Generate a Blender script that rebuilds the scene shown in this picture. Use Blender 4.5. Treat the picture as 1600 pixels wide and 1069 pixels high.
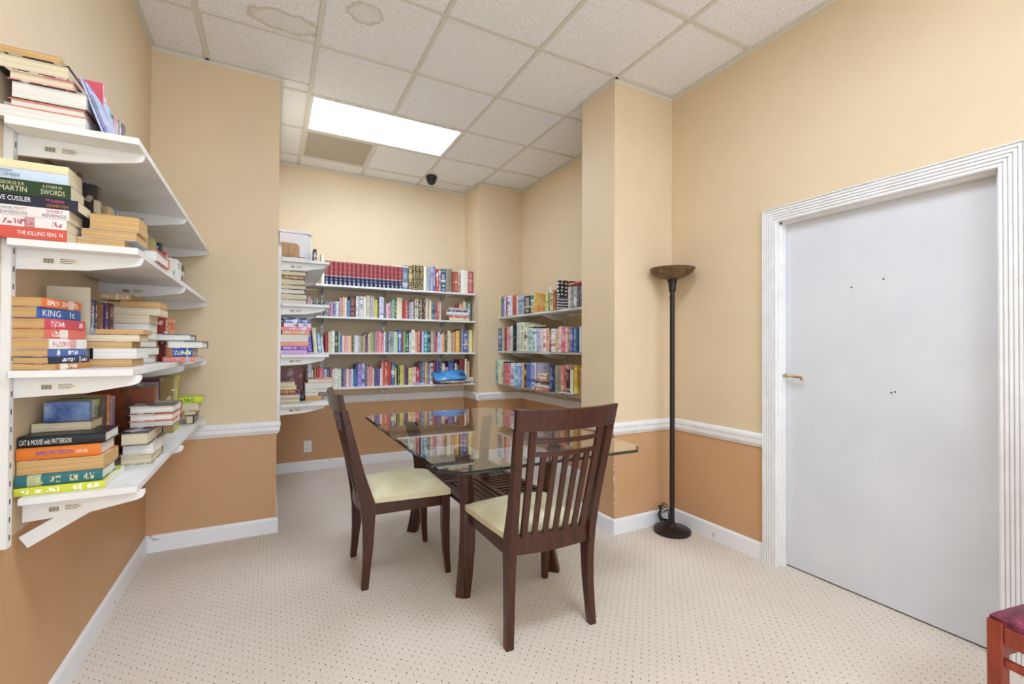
import bpy, bmesh, math, random
from mathutils import Matrix, Vector
random.seed(7)
for _o in list(bpy.data.objects): bpy.data.objects.remove(_o)
SC = bpy.context.scene
COL = SC.collection

# ------------------------------------------------------------- camera
YAW, PITCH, ROLL, CAMZ = 0.4862, 0.0109, 0.0048, 1.253
fw = Vector((math.sin(YAW)*math.cos(PITCH), math.cos(YAW)*math.cos(PITCH), math.sin(PITCH)))
rt = Vector((math.cos(YAW), -math.sin(YAW), 0)); up = rt.cross(fw)
r2 = rt*math.cos(ROLL)+up*math.sin(ROLL); u2 = -rt*math.sin(ROLL)+up*math.cos(ROLL)
cd = bpy.data.cameras.new('camera'); cam = bpy.data.objects.new('camera', cd); COL.objects.link(cam)
cam.matrix_world = Matrix(((r2.x,u2.x,-fw.x,0),(r2.y,u2.y,-fw.y,0),(r2.z,u2.z,-fw.z,CAMZ),(0,0,0,1)))
cd.sensor_width = 36; cd.lens = 714.6*36/1600; cd.shift_y = 1.46/1600; cd.clip_start = .05
SC.camera = cam
# ------------------------------------------------------------- world, exposure
w = bpy.data.worlds.new('world'); SC.world = w; w.use_nodes = True
w.node_tree.nodes['Background'].inputs[0].default_value = (1,.97,.93,1)
w.node_tree.nodes['Background'].inputs[1].default_value = .3
SC.view_settings.view_transform = 'Standard'; SC.view_settings.look = 'None'
SC.view_settings.exposure = 0.75; SC.view_settings.gamma = 1; SC.view_settings.use_curve_mapping = False
LIGHT_ALCOVE, LIGHT_ROOM, FILL_POWER = 10.5, 14.0, 46.0
TUBE = (.815,.97,1.21)
al = bpy.data.lights.new('added fill light','AREA'); al.shape = 'RECTANGLE'; al.size = 2.9; al.size_y = 2.3; al.energy = FILL_POWER; al.color = (.81,.97,1.22)  # fill lamp added behind the camera to brighten the room
alo = bpy.data.objects.new('fill_light', al); COL.objects.link(alo); alo.location = (.97,-2.83,1.45); alo.rotation_euler = (math.radians(98),0,0)
# ------------------------------------------------------------- helpers
def srgb(h):
    if isinstance(h, str): h = [int(h[i:i+2],16)/255 for i in (0,2,4)]
    return tuple(c/12.92 if c <= .04045 else ((c+.055)/1.055)**2.4 for c in h)
def mat(name, color, rough=.5, metal=0, spec=.5):
    m = bpy.data.materials.new(name); m.use_nodes = True
    b = m.node_tree.nodes['Principled BSDF']
    b.inputs['Base Color'].default_value = (*srgb(color),1)
    b.inputs['Roughness'].default_value = rough; b.inputs['Metallic'].default_value = metal
    b.inputs['Specular IOR Level'].default_value = spec
    return m
def N(m, t, **k):
    n = m.node_tree.nodes.new(t)
    for a,v in k.items(): setattr(n,a,v)
    return n
def L(m, a, b): m.node_tree.links.new(a,b)
def bsdf(m): return m.node_tree.nodes['Principled BSDF']
def noise(m, scale, detail=2, vec=None, coord='Object'):
    tc = N(m,'ShaderNodeTexCoord'); n = N(m,'ShaderNodeTexNoise'); n.inputs['Scale'].default_value = scale
    n.inputs['Detail'].default_value = detail; L(m, vec or tc.outputs[coord], n.inputs['Vector']); return n
def ramp(m, src, stops):
    r = N(m,'ShaderNodeValToRGB'); L(m, src, r.inputs[0]); e = r.color_ramp.elements
    while len(e) < len(stops): e.new(.5)
    for i,(p,c) in enumerate(stops): e[i].position = p; e[i].color = (*(srgb(c) if isinstance(c,str) else c),1)
    return r
def bump(m, src, strength, dist=.002):
    b = N(m,'ShaderNodeBump'); b.inputs['Strength'].default_value = strength; b.inputs['Distance'].default_value = dist
    L(m, src, b.inputs['Height']); L(m, b.outputs[0], bsdf(m).inputs['Normal']); return b
def math_(m, op, a, b=None, c=None):
    n = N(m,'ShaderNodeMath', operation=op)
    for i,v in enumerate((a,b,c)):
        if v is None: continue
        if isinstance(v,(int,float)): n.inputs[i].default_value = v
        else: L(m, v, n.inputs[i])
    return n.outputs[0]
def mixc(m, f, a, b):
    n = N(m,'ShaderNodeMix', data_type='RGBA')
    for i,v in ((0,f),(6,a),(7,b)):
        if isinstance(v,(int,float)): n.inputs[i].default_value = v
        elif isinstance(v,(tuple,str)): n.inputs[i].default_value = (*(srgb(v) if isinstance(v,str) else v),1)
        else: L(m, v, n.inputs[i])
    return n.outputs[2]

class MB:
    def __init__(s): s.v=[]; s.f=[]; s.mi=[]
    def add(s, vs, fs, mi=0):
        o=len(s.v); s.v += [tuple(x) for x in vs]; s.f += [[i+o for i in f] for f in fs]; s.mi += [mi]*len(fs)
    def box(s, x0,x1,y0,y1,z0,z1, mi=0, M=None):
        vs=[Vector((x,y,z)) for x in (x0,x1) for y in (y0,y1) for z in (z0,z1)]
        if M: vs=[M@v for v in vs]
        s.add(vs, [(0,1,3,2),(4,6,7,5),(0,4,5,1),(2,3,7,6),(0,2,6,4),(1,5,7,3)], mi)
    def loft(s, secs, cap=True, mi=0):
        n=len(secs[0]); vs=[p for q in secs for p in q]; fs=[]
        for k in range(len(secs)-1):
            for i in range(n): fs.append((k*n+i, k*n+(i+1)%n, (k+1)*n+(i+1)%n, (k+1)*n+i))
        if cap: fs.append(tuple(range(n))[::-1]); fs.append(tuple(range((len(secs)-1)*n, len(secs)*n)))
        s.add(vs, fs, mi)
    def bar(s, pts, hu, hv, us, vs_=None, mi=0):
        """pts centres; hu/hv half sizes (list or number) along unit vectors us (list or one) and vs_"""
        secs=[]
        for i,p in enumerate(pts):
            p=Vector(p); U=Vector(us[i]) if isinstance(us,list) else Vector(us); V=Vector(vs_[i]) if isinstance(vs_,list) else Vector(vs_)
            a=hu[i] if isinstance(hu,list) else hu; b=hv[i] if isinstance(hv,list) else hv
            c=.18*min(a,b)
            secs.append([p+U*x+V*y for x,y in ((a-c,b),(a,b-c),(a,-b+c),(a-c,-b),(-a+c,-b),(-a,-b+c),(-a,b-c),(-a+c,b))])
        s.loft(secs, mi=mi)
    def lathe(s, prof, c=(0,0,0), n=32, mi=0):
        secs=[]
        for r,z in prof: secs.append([Vector((c[0]+r*math.cos(2*math.pi*i/n), c[1]+r*math.sin(2*math.pi*i/n), c[2]+z)) for i in range(n)])
        s.loft(secs, cap=True, mi=mi)
    def tube(s, pts, r, n=8, mi=0):
        secs=[]
        for i,p in enumerate(pts):
            p=Vector(p); a=Vector(pts[max(i-1,0)]); b=Vector(pts[min(i+1,len(pts)-1)]); t=(b-a).normalized()
            h=Vector((0,0,1)) if abs(t.z)<.9 else Vector((1,0,0)); U=t.cross(h).normalized(); V=t.cross(U)
            secs.append([p+U*r*math.cos(2*math.pi*k/n)+V*r*math.sin(2*math.pi*k/n) for k in range(n)])
        s.loft(secs, mi=mi)
    def build(s, name, mats, parent=None, smooth=False, fix=True, bevel=0):
        me=bpy.data.meshes.new(name); me.from_pydata(s.v,[],s.f)
        for m in (mats if isinstance(mats,(list,tuple)) else [mats]): me.materials.append(m)
        me.polygons.foreach_set('material_index', s.mi)
        if fix:
            b=bmesh.new(); b.from_mesh(me); bmesh.ops.recalc_face_normals(b, faces=b.faces); b.to_mesh(me); b.free()
        me.update()
        o=bpy.data.objects.new(name, me); COL.objects.link(o)
        if parent: o.parent=parent
        if smooth: me.polygons.foreach_set('use_smooth',[True]*len(me.polygons)); me.set_sharp_from_angle(angle=math.radians(40))
        if bevel:
            md=o.modifiers.new('bevel','BEVEL'); md.width=bevel; md.segments=2; md.limit_method='ANGLE'
        return o
def empty(name, loc=(0,0,0), rz=0, M=None):
    o=bpy.data.objects.new(name,None); COL.objects.link(o); o.empty_display_size=.05
    if M is not None: o.matrix_world=M
    else: o.location=loc; o.rotation_euler=(0,0,rz)
    return o
def tag(o, label, cat, group=None, kind=None):
    o['label']=label; o['category']=cat
    if group: o['group']=group
    if kind: o['kind']=kind
    return o
def struct(o): o['kind']='structure'; return o
def text_mesh(name, s, size, m, parent, bold=0.0):
    c=bpy.data.curves.new(name,'FONT'); c.body=s; c.size=size; c.offset=bold; c.align_x='LEFT'; c.resolution_u=2
    t=bpy.data.objects.new('t',c); COL.objects.link(t)
    dg=bpy.context.evaluated_depsgraph_get(); me=bpy.data.meshes.new_from_object(t.evaluated_get(dg))
    bpy.data.objects.remove(t); me.materials.clear(); me.materials.append(m)
    o=bpy.data.objects.new(name,me); COL.objects.link(o); o.parent=parent; return o

# ------------------------------------------------------------- room sizes
XL, XR, YB, YF, H = -.6587, 2.5965, 5.07, -2.8, 3.092
PLY, PLX = 3.493, .0434            # left pier front, alcove left wall
PRX, PRY0, PRY1 = 2.0596, 2.413, 2.782
BPX, BPY = 2.04, 4.66
T = .6096; GX, GY = -.3739, 2.3925
# ------------------------------------------------------------- materials
def wall_mat():
    m=mat('painted wall','e2c494',.55,spec=.3)
    g=N(m,'ShaderNodeNewGeometry'); sp=N(m,'ShaderNodeSeparateXYZ'); L(m,g.outputs['Position'],sp.inputs[0])
    f=math_(m,'GREATER_THAN',sp.outputs[2],.70)
    n=noise(m,2.2,3,vec=g.outputs['Position']); r=ramp(m,n.outputs[0],[(.3,(.94,.94,.94)),(.7,(1,1,1))])
    c=mixc(m,f,'cda074','e4cda8')
    mu=N(m,'ShaderNodeMix',data_type='RGBA',blend_type='MULTIPLY'); mu.inputs[0].default_value=1
    L(m,c,mu.inputs[6]); L(m,r.outputs[0],mu.inputs[7]); L(m,mu.outputs[2],bsdf(m).inputs['Base Color'])
    n2=noise(m,160,3,vec=g.outputs['Position']); bump(m,n2.outputs[0],.25,.0012)
    return m
WALL=wall_mat()
WHITE=mat('white gloss trim paint','e9e7e2',.35)
n_=noise(WHITE,14,4); r_=ramp(WHITE,n_.outputs[0],[(.25,'e6e3dd'),(.6,'eeece8')]); L(WHITE,r_.outputs[0],bsdf(WHITE).inputs['Base Color'])
BASEW=mat('white baseboard paint with chips','eceae6',.4)
n_=noise(BASEW,9,8); r_=ramp(BASEW,n_.outputs[0],[(.27,'b8ab98'),(.31,'edebe8')]); L(BASEW,r_.outputs[0],bsdf(BASEW).inputs['Base Color'])
DOORW=mat('white door paint','d8d8da',.42)
n_=noise(DOORW,3,4); r_=ramp(DOORW,n_.outputs[0],[(.3,'d2d2d3'),(.7,'dadada')]); L(DOORW,r_.outputs[0],bsdf(DOORW).inputs['Base Color'])
SHELFW=mat('white melamine shelf','e9e6e0',.4)
n_=noise(SHELFW,6,3); r_=ramp(SHELFW,n_.outputs[0],[(.3,'e0dcd4'),(.7,'edebe6')]); L(SHELFW,r_.outputs[0],bsdf(SHELFW).inputs['Base Color'])
METALW=mat('white enamelled metal','e4e1da',.35)
n_=noise(METALW,40,2); bump(METALW,n_.outputs[0],.05)
def carpet_mat():
    m=mat('beige patterned carpet','c9b7a4',.95,spec=.1)
    g=N(m,'ShaderNodeNewGeometry'); P=g.outputs['Position']
    wob=noise(m,9,2,vec=P); ws=N(m,'ShaderNodeVectorMath',operation='SCALE'); ws.inputs['Scale'].default_value=.012
    L(m,wob.outputs['Color'],ws.inputs[0]); ad=N(m,'ShaderNodeVectorMath',operation='ADD'); L(m,P,ad.inputs[0]); L(m,ws.outputs[0],ad.inputs[1])
    sp=N(m,'ShaderNodeSeparateXYZ'); L(m,ad.outputs[0],sp.inputs[0])
    a=.042
    x=math_(m,'DIVIDE',sp.outputs[0],a); y=math_(m,'DIVIDE',sp.outputs[1],a)
    u=math_(m,'ADD',x,y); v=math_(m,'SUBTRACT',x,y)
    fu=math_(m,'FRACT',u); fv=math_(m,'FRACT',v); cu=math_(m,'FLOOR',u); cv=math_(m,'FLOOR',v)
    du=math_(m,'SUBTRACT',fu,.5); dv=math_(m,'SUBTRACT',fv,.5)
    dx=math_(m,'ADD',du,dv); dy=math_(m,'SUBTRACT',du,dv)      # 2*dx/a
    d=math_(m,'SQRT',math_(m,'ADD',math_(m,'POWER',math_(m,'MULTIPLY',dx,5.0),2),math_(m,'POWER',math_(m,'MULTIPLY',dy,3.0),2)))
    cb=N(m,'ShaderNodeCombineXYZ'); L(m,cu,cb.inputs[0]); L(m,cv,cb.inputs[1])
    wn=N(m,'ShaderNodeTexWhiteNoise',noise_dimensions='2D'); L(m,cb.outputs[0],wn.inputs['Vector'])
    dot=ramp(m,d,[(.35,(1,1,1)),(.72,(0,0,0))])
    amt=math_(m,'MULTIPLY',dot.outputs[0],math_(m,'MULTIPLY_ADD',wn.outputs[0],.75,.30))
    n=noise(m,260,3,vec=P); n3=noise(m,1.7,3,vec=P)
    base=ramp(m,n.outputs[0],[(.25,'cebda9'),(.75,'efe3d4')])
    big=ramp(m,n3.outputs[0],[(.3,(.93,.92,.90)),(.7,(1,1,1))])
    mu=N(m,'ShaderNodeMix',data_type='RGBA',blend_type='MULTIPLY'); mu.inputs[0].default_value=1; L(m,base.outputs[0],mu.inputs[6]); L(m,big.outputs[0],mu.inputs[7])
    c=mixc(m,amt,mu.outputs[2],'3e342a'); L(m,c,bsdf(m).inputs['Base Color'])
    h=math_(m,'SUBTRACT',n.outputs[0],math_(m,'MULTIPLY',dot.outputs[0],.6)); bump(m,h,.55,.004)
    return m
CARPET=carpet_mat()
def tile_mat(name, stain=None):
    m=mat(name,'d6d0c8',.9,spec=.1)
    tc=N(m,'ShaderNodeTexCoord'); O=tc.outputs['Object']
    n=noise(m,120,4,vec=O); r=ramp(m,n.outputs[0],[(.36,'c8c4be'),(.43,'f4f2f0')])
    c=r.outputs[0]
    if stain:
        mp=N(m,'ShaderNodeVectorMath',operation='SUBTRACT'); L(m,O,mp.inputs[0]); mp.inputs[1].default_value=(stain[0],stain[1],0)
        sc=N(m,'ShaderNodeVectorMath',operation='MULTIPLY'); L(m,mp.outputs[0],sc.inputs[0]); sc.inputs[1].default_value=(1/stain[2],1/stain[3],0)
        ln=N(m,'ShaderNodeVectorMath',operation='LENGTH'); L(m,sc.outputs[0],ln.inputs[0])
        n2=noise(m,14,4,vec=O); d=math_(m,'ADD',ln.outputs['Value'],math_(m,'MULTIPLY_ADD',n2.outputs[0],.7,-.35))
        rr=ramp(m,d,[(.0,(.10,)*3),(.62,(.16,)*3),(.86,(.62,)*3),(.97,(.0,)*3)])
        c=mixc(m,math_(m,'MULTIPLY',rr.outputs[0],.75),c,'b09458')
    L(m,c,bsdf(m).inputs['Base Color']); bump(m,n.outputs[0],.4,.003)
    return m
TILE=tile_mat('mineral fibre ceiling tile')
GRID=mat('cream painted ceiling grid','dcd7c8',.5); n_=noise(GRID,30,2); bump(GRID,n_.outputs[0],.05)

# ------------------------------------------------------------- setting
b=MB(); b.box(XL-.3,XR+.6,YF-.2,YB+.2,-.12,0); struct(b.build('floor',CARPET))
b=MB(); b.box(XL-.15,XL,YF,PLY+.1,0,H+.1); struct(b.build('wall_left',WALL))
b=MB(); b.box(XL-.15,PLX,PLY,YB+.15,0,H+.1); struct(b.build('wall_left_pier',WALL))
b=MB(); b.box(PLX,XR+.15,YB,YB+.15,0,H+.1); struct(b.build('wall_back',WALL))
b=MB(); b.box(BPX,XR+.1,BPY,YB,0,H+.1); struct(b.build('wall_back_pier',WALL))
b=MB(); b.box(PRX,XR+.1,PRY0,PRY1,0,H+.1); struct(b.build('wall_right_pier',WALL))
DY0,DY1,DZ=.71,1.62,1.99
b=MB(); b.box(XR,XR+.15,YF,DY0-.02,0,H+.1); b.box(XR,XR+.15,DY1+.02,YB,0,H+.1); b.box(XR,XR+.15,DY0-.02,DY1+.02,DZ+.02,H+.1)
struct(b.build('wall_right',WALL))
b=MB(); b.box(XL-.15,XL+.1,YF-.15,YF,0,H+.1); b.box(XR-.1,XR+.15,YF-.15,YF,0,H+.1); b.box(XL+.1,XR-.1,YF-.15,YF,2.65,H+.1); b.box(XL+.1,XR-.1,YF-.15,YF,0,.25); struct(b.build('wall_front',WALL))  # opening in this unseen wall is added for the fill lamp
# paint chips on the pier corner
CHIP=mat('bare white plaster chip','f2efe6',.8); n_=noise(CHIP,60,2); bump(CHIP,n_.outputs[0],.2)
for z,h,wd in ((.36,.035,.008),(.455,.02,.006),(.43,.012,.007),(.50,.02,.003),(.56,.012,.003),(.33,.05,.003),(.25,.03,.003),(.20,.02,.004)):
    b=MB(); b.add([(PRX-.0008,PRY0+wd,z),(PRX-.0008,PRY0-.0008,z+h*.2),(PRX+wd*.6,PRY0-.0008,z+h*.5),(PRX-.0008,PRY0-.0008,z+h),(PRX-.0008,PRY0+wd*.7,z+h*.7)],[(0,1,2,3,4)])
    o=b.build('paint_chip',CHIP,bpy.data.objects['wall_right_pier'],fix=False)
# ceiling : slab, tiles, grid
b=MB(); b.box(XL-.15,XR+.15,YF-.15,YB+.15,H+.06,H+.14); ceil=struct(b.build('ceiling',TILE))
STAINS={(0,1):(.38,.55,.26,.10),(1,0):None,(0,0):(.52,.06,.30,.13),(1,1):None}
lights=[(1,2),(2,2)]+[(i,j) for j in (-3,-7) for i in (1,2)]
S1=tile_mat('stained ceiling tile',(.13,.185,.22,.10)); S2=tile_mat('ring stained ceiling tile',(-.095,-.098,.105,.095))
tmesh={}
for i in range(-1,5):
    for j in range(-9,5):
        if (i,j) in lights or (i,j)==(1,3): continue
        x0=max(GX+i*T,XL)+.010; x1=min(GX+(i+1)*T,XR)-.010; y0=max(GY+j*T,YF)+.010; y1=min(GY+(j+1)*T,YB)-.010
        if x1-x0<.02 or y1-y0<.02: continue
        if x0>=PRX-.02 and y0>=PRY0-.02 and y1<=PRY1+.02: continue
        if x1<=PLX+.01 and y0>PLY: continue
        parts=[(x0,x1,y0,y1)]
        if x1>PLX and x0<PLX and y0>PLY-.05: parts=[(PLX+.01,x1,y0,y1)]
        elif x0<PLX and y1>PLY+.01:
            parts=[(x0,x1,y0,PLY-.002)]
            if x1>PLX: parts.append((PLX+.004,x1,PLY+.012,y1))
        if i>=4 and y0<PRY1 and y1>PRY1: parts=[(x0,x1,PRY1+.01,y1)]
        if i==3 and x1>PRX: parts=[(x0,PRX-.01,y0,y1)] if (y0>PRY0-.1 and y1<PRY1+.1) else parts
        for x0,x1,y0,y1 in parts:
            k=(round(x1-x0,3),round(y1-y0,3)); mt=TILE
            if (i,j)==(0,0): mt=S1
            if (i,j)==(1,0): mt=S2
            kk=k+(mt.name,)
            if kk not in tmesh:
                b=MB(); a,c=k[0]/2,k[1]/2; e=.006
                b.loft([[Vector((x,y,z)) for x,y in ((-p,-q),(p,-q),(p,q),(-p,q))] for p,q,z in ((a-e,c-e,0),(a,c,.004),(a,c,.016))])
                o=b.build('ceiling_tile',mt,ceil); tmesh[kk]=o.data
            else:
                o=bpy.data.objects.new('ceiling_tile',tmesh[kk]); COL.objects.link(o); o.parent=ceil
            o.location=((x0+x1)/2,(y0+y1)/2,H+.003+random.uniform(0,.0015)); 
def spans(cuts,a,b): return [(a,b)]
for i in range(0,5):
    x=GX+i*T; ye=PLY if x<PLX else YB
    if x>PRX and x<XR: ye=PRY0
    cuts=[YF]+([y for j in (-7,-3,2) for y in (GY+j*T+.012,GY+(j+1)*T-.012)] if i==2 else [])+[ye]
    for ya,yc in zip(cuts[::2],cuts[1::2]): b=MB(); b.box(x-.012,x+.012,ya,yc,H-.002,H+.012); b.build('grid_rail',GRID,ceil)
    if x>PRX: b=MB(); b.box(x-.012,x+.012,PRY1,BPY,H-.002,H+.012); b.build('grid_rail',GRID,ceil)
for j in range(-8,5):
    y=GY+j*T; xs=PLX if y>PLY else XL; xe=BPX if y>BPY else XR
    for i in range(-1,5):
        a=max(GX+i*T+.012,xs); c=min(GX+(i+1)*T-.012,xe)
        if (i,j) in ((1,3),) : pass
        if c-a<.03: continue
        b=MB(); b.box(a,c,y-.012,y+.012,H-.0015,H+.012); b.build('grid_rail',GRID,ceil)
def sweep(path, prof, name, m, parent=None, closed=False):
    """path: list of (x,y) with the room on the LEFT of travel; prof: (offset into room, z)"""
    P=[Vector((p[0],p[1])) for p in path]; secs=[]
    for i,p in enumerate(P):
        d0=(p-P[i-1]).normalized() if i>0 else None; d1=(P[i+1]-p).normalized() if i<len(P)-1 else None
        if d0 is None: d0=d1
        if d1 is None: d1=d0
        n0=Vector((-d0.y,d0.x)); n1=Vector((-d1.y,d1.x)); n=(n0+n1); n/=max(n.dot(n0),1e-6)
        secs.append([Vector((p.x+n.x*o,p.y+n.y*o,z)) for o,z in prof])
    b=MB(); b.loft(secs); return b.build(name,m,parent)
g=.0005
# room outline counter-clockwise is needed for left = inside
left_path=[(PLX,YB),(PLX,PLY),(XL,PLY),(XL,YF)]
back_path=[(BPX,BPY),(BPX,YB),(PLX,YB)]
right_path=[(XR,DY1+.082),(XR,PRY0),(PRX,PRY0),(PRX,PRY1),(XR,PRY1),(XR,BPY),(BPX,BPY)]
right_path2=[(XR,YF),(XR,DY0-.082)]
bprof=[(0,0),(.013,0),(.013,.088),(.009,.098),(.004,.102),(0,.102)]
for nm,pth in (('baseboard_left',left_path),('baseboard_back',back_path),('baseboard_right',right_path),('baseboard_right_near',right_path2)):
    struct(sweep(pth,bprof,nm,BASEW))
rprof=[(0,.668),(.008,.668),(.010,.676),(.016,.682),(.020,.692),(.020,.715),(.024,.722),(.024,.738),(.019,.748),(.010,.752),(0,.752)]
struct(sweep([(PLX,YB),(PLX,PLY),(XL,PLY)],rprof,'trim_1',WHITE)); struct(sweep(back_path,rprof,'trim_2',WHITE))
struct(sweep(right_path,rprof,'trim_3',WHITE)); struct(sweep(right_path2,rprof,'trim_4',WHITE))
aprof=[(0,H-.022),(.002,H-.022),(.002,H-.002),(.022,H-.002),(.022,H+.002),(0,H+.002)]
for pth in (left_path,back_path,[(XR,YF),(XR,PRY0)]+right_path[2:]): sweep(pth,aprof,'wall_angle',GRID,ceil)
# door : casing, jamb, leaf
cp=[(0,0),(0,.012)]
for _k in range(5):
    _u=.004+_k*.0145; _d=.015+_k*.0018; cp+=[(_u,_d),(_u+.009,_d),(_u+.0105,_d-.006),(_u+.013,_d-.006)]
cp+=[(.0775,.026),(.082,.023),(.082,0)]
b=MB(); secs=[]
for (y,z,oy,oz) in ((DY1,0,1,0),(DY1,DZ,1,1),(DY0,DZ,-1,1),(DY0,0,-1,0)):
    secs.append([Vector((XR-t,y+oy*w_,z+oz*w_)) for w_,t in cp])
b.loft(secs); struct(b.build('trim_5',WHITE))
b=MB()
for y0,y1,z0,z1 in ((DY1,DY1+.02,0,DZ+.02),(DY0-.02,DY0,0,DZ+.02),(DY0,DY1,DZ,DZ+.02)): b.box(XR-.001,XR+.149,y0,y1,z0,z1)
XD=XR+.062
for y0,y1,z0,z1 in ((DY1-.012,DY1,0,DZ),(DY0,DY0+.012,0,DZ),(DY0,DY1,DZ-.012,DZ)): b.box(XR+.022,XD-.003,y0,y1,z0,z1)
struct(b.build('trim_6',WHITE))
b=MB(); b.box(XD,XD+.042,DY0+.003,DY1-.003,.008,DZ-.003); door=struct(b.build('door_1',DOORW,bevel=.0015))
b=MB(); b.box(XD+.06,XD+.08,DY0-.02,DY1+.02,0,DZ+.02); struct(b.build('wall_hall',mat('dark hall','1c1a18',.9)))
BRASS=mat('worn brass','b08a48',.3,.9); n_=noise(BRASS,50,3); bump(BRASS,n_.outputs[0],.1)
b=MB(); b.box(XD-.012,XD,DY1-.012,DY1-.003,1.088,1.112); b.tube([(XD-.012,DY1-.008,1.10),(XD-.034,DY1-.012,1.10),(XD-.042,DY1-.03,1.10),(XD-.042,DY1-.085,1.098),(XD-.042,DY1-.118,1.096)],.006,8)
b.tube([(XD-.042,DY1-.118,1.1),(XD-.042,DY1-.121,1.08)],.006,8)
o=b.build('door_handle',BRASS,door,smooth=True); o['label']='small worn brass lever handle at the left edge of the door'
HOLE=mat('dark screw hole','4a4440',.7); n_=noise(HOLE,60,2); bump(HOLE,n_.outputs[0],.1)
for y,z in ((1.13,1.60),(1.27,1.575),(1.10,1.045),(1.085,1.05)):
    b=MB(); b.lathe([(.0045,0),(.0045,.0012),(.003,.0016)],n=10); o=b.build('screw_hole',HOLE,door); o.matrix_world=Matrix.Translation((XD+.0005,y,z))@Matrix.Rotation(-math.pi/2,4,'Y')

# ------------------------------------------------------------- ceiling fixtures
EM=bpy.data.materials.new('lit acrylic diffuser'); EM.use_nodes=True
def emis(name,s):
    m=bpy.data.materials.new(name); m.use_nodes=True; nt=m.node_tree; nt.nodes.clear()
    o=nt.nodes.new('ShaderNodeOutputMaterial'); e=nt.nodes.new('ShaderNodeEmission'); e.inputs[0].default_value=(*TUBE,1)
    tc=nt.nodes.new('ShaderNodeTexCoord'); sp=nt.nodes.new('ShaderNodeSeparateXYZ'); nt.links.new(tc.outputs['Generated'],sp.inputs[0])
    r=nt.nodes.new('ShaderNodeValToRGB'); nt.links.new(sp.outputs[1],r.inputs[0]); e0=r.color_ramp.elements
    e0[0].position=0; e0[0].color=(.8,.8,.8,1); e0[1].position=1; e0[1].color=(.35,.35,.35,1); x=e0.new(.3); x.color=(1,1,1,1); x=e0.new(.7); x.color=(1,1,1,1)
    mu=nt.nodes.new('ShaderNodeMath'); mu.operation='MULTIPLY'; mu.inputs[1].default_value=s; nt.links.new(r.outputs[0],mu.inputs[0]); nt.links.new(mu.outputs[0],e.inputs[1])
    nt.links.new(e.outputs[0],o.inputs[0]); return m
bpy.data.materials.remove(EM)
EA=emis('lit diffuser alcove',LIGHT_ALCOVE); ER=emis('lit diffuser room',LIGHT_ROOM)
def troffer(j,m,label):
    x0,x1=GX+T+.012,GX+3*T-.012; y0,y1=GY+j*T+.012,GY+(j+1)*T-.012
    r=tag(empty('ceiling_light',((x0+x1)/2,(y0+y1)/2,H)),label,'ceiling light')
    w_,d_=(x1-x0)/2,(y1-y0)/2; fr=.022
    b=MB()
    for a in ((-w_,w_,-d_,-d_+fr),(-w_,w_,d_-fr,d_),(-w_,-w_+fr,-d_+fr,d_-fr),(w_-fr,w_,-d_+fr,d_-fr)): b.box(*a,-.001,.03)
    b.box(-w_,w_,-d_,d_,.03,.05)
    b.build('frame',WHITE,r)
    b=MB(); b.box(-w_+fr,w_-fr,-d_+fr,d_-fr,.006,.012); b.build('diffuser',m,r)
troffer(2,EA,'lit fluorescent panel in the alcove ceiling beside the grey vent')
troffer(-3,ER,'added unseen fluorescent panel in the ceiling above the table end near the door')  # this panel and the next are added out of view to light the room
troffer(-7,ER,'added unseen fluorescent panel in the ceiling at the far near end of the room')
# vent
VENT=mat('grey perforated vent','c8bcaa',.6)
tc=N(VENT,'ShaderNodeTexCoord'); vo=N(VENT,'ShaderNodeTexVoronoi'); vo.inputs['Scale'].default_value=130; vo.inputs['Randomness'].default_value=0; L(VENT,tc.outputs['Object'],vo.inputs['Vector'])
r_=ramp(VENT,vo.outputs[0],[(.25,'7c7060'),(.37,'beb2a0')]); L(VENT,r_.outputs[0],bsdf(VENT).inputs['Base Color'])
x0,y0=GX+T,GY+3*T
v=tag(empty('ceiling_vent',(x0+T/2,y0+T/2,H)),'grey perforated air return grille beside the lit ceiling panel','vent')
a=T/2-.012; b=MB()
for q in ((-a,a,-a,-a+.02),(-a,a,a-.02,a),(-a,-a+.02,-a+.02,a-.02),(a-.02,a,-a+.02,a-.02)): b.box(*q,-.001,.012)
b.build('frame',GRID,v); b=MB(); b.box(-a+.02,a-.02,-a+.02,a-.02,.002,.006); b.build('perforated_panel',VENT,v)
# dome camera
BLK=mat('black plastic','18171a',.3); n_=noise(BLK,90,2); bump(BLK,n_.outputs[0],.04)
LENS=mat('dark purple lens dome','1c1830',.08); n_=noise(LENS,20,2); bump(LENS,n_.outputs[0],.01)
c=tag(empty('security_camera',(1.512,4.73,H-.002)),'small black dome security camera under the alcove ceiling','camera')
b=MB(); b.lathe([(.058,0),(.060,-.012),(.056,-.030),(.050,-.036)],n=28); b.build('base',BLK,c,smooth=True)
b=MB(); b.lathe([(.050,-.034),(.049,-.055),(.042,-.072),(.028,-.086),(.012,-.092),(.001,-.093)],n=28); b.build('housing',BLK,c,smooth=True)
b=MB(); b.lathe([(.030,0),(.028,.010),(.018,.02),(.001,.025)],n=20); o=b.build('lens',LENS,c,smooth=True); o.rotation_euler=(math.radians(118),0,math.radians(-18)); o.location=(-.010,-.026,-.062)
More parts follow.
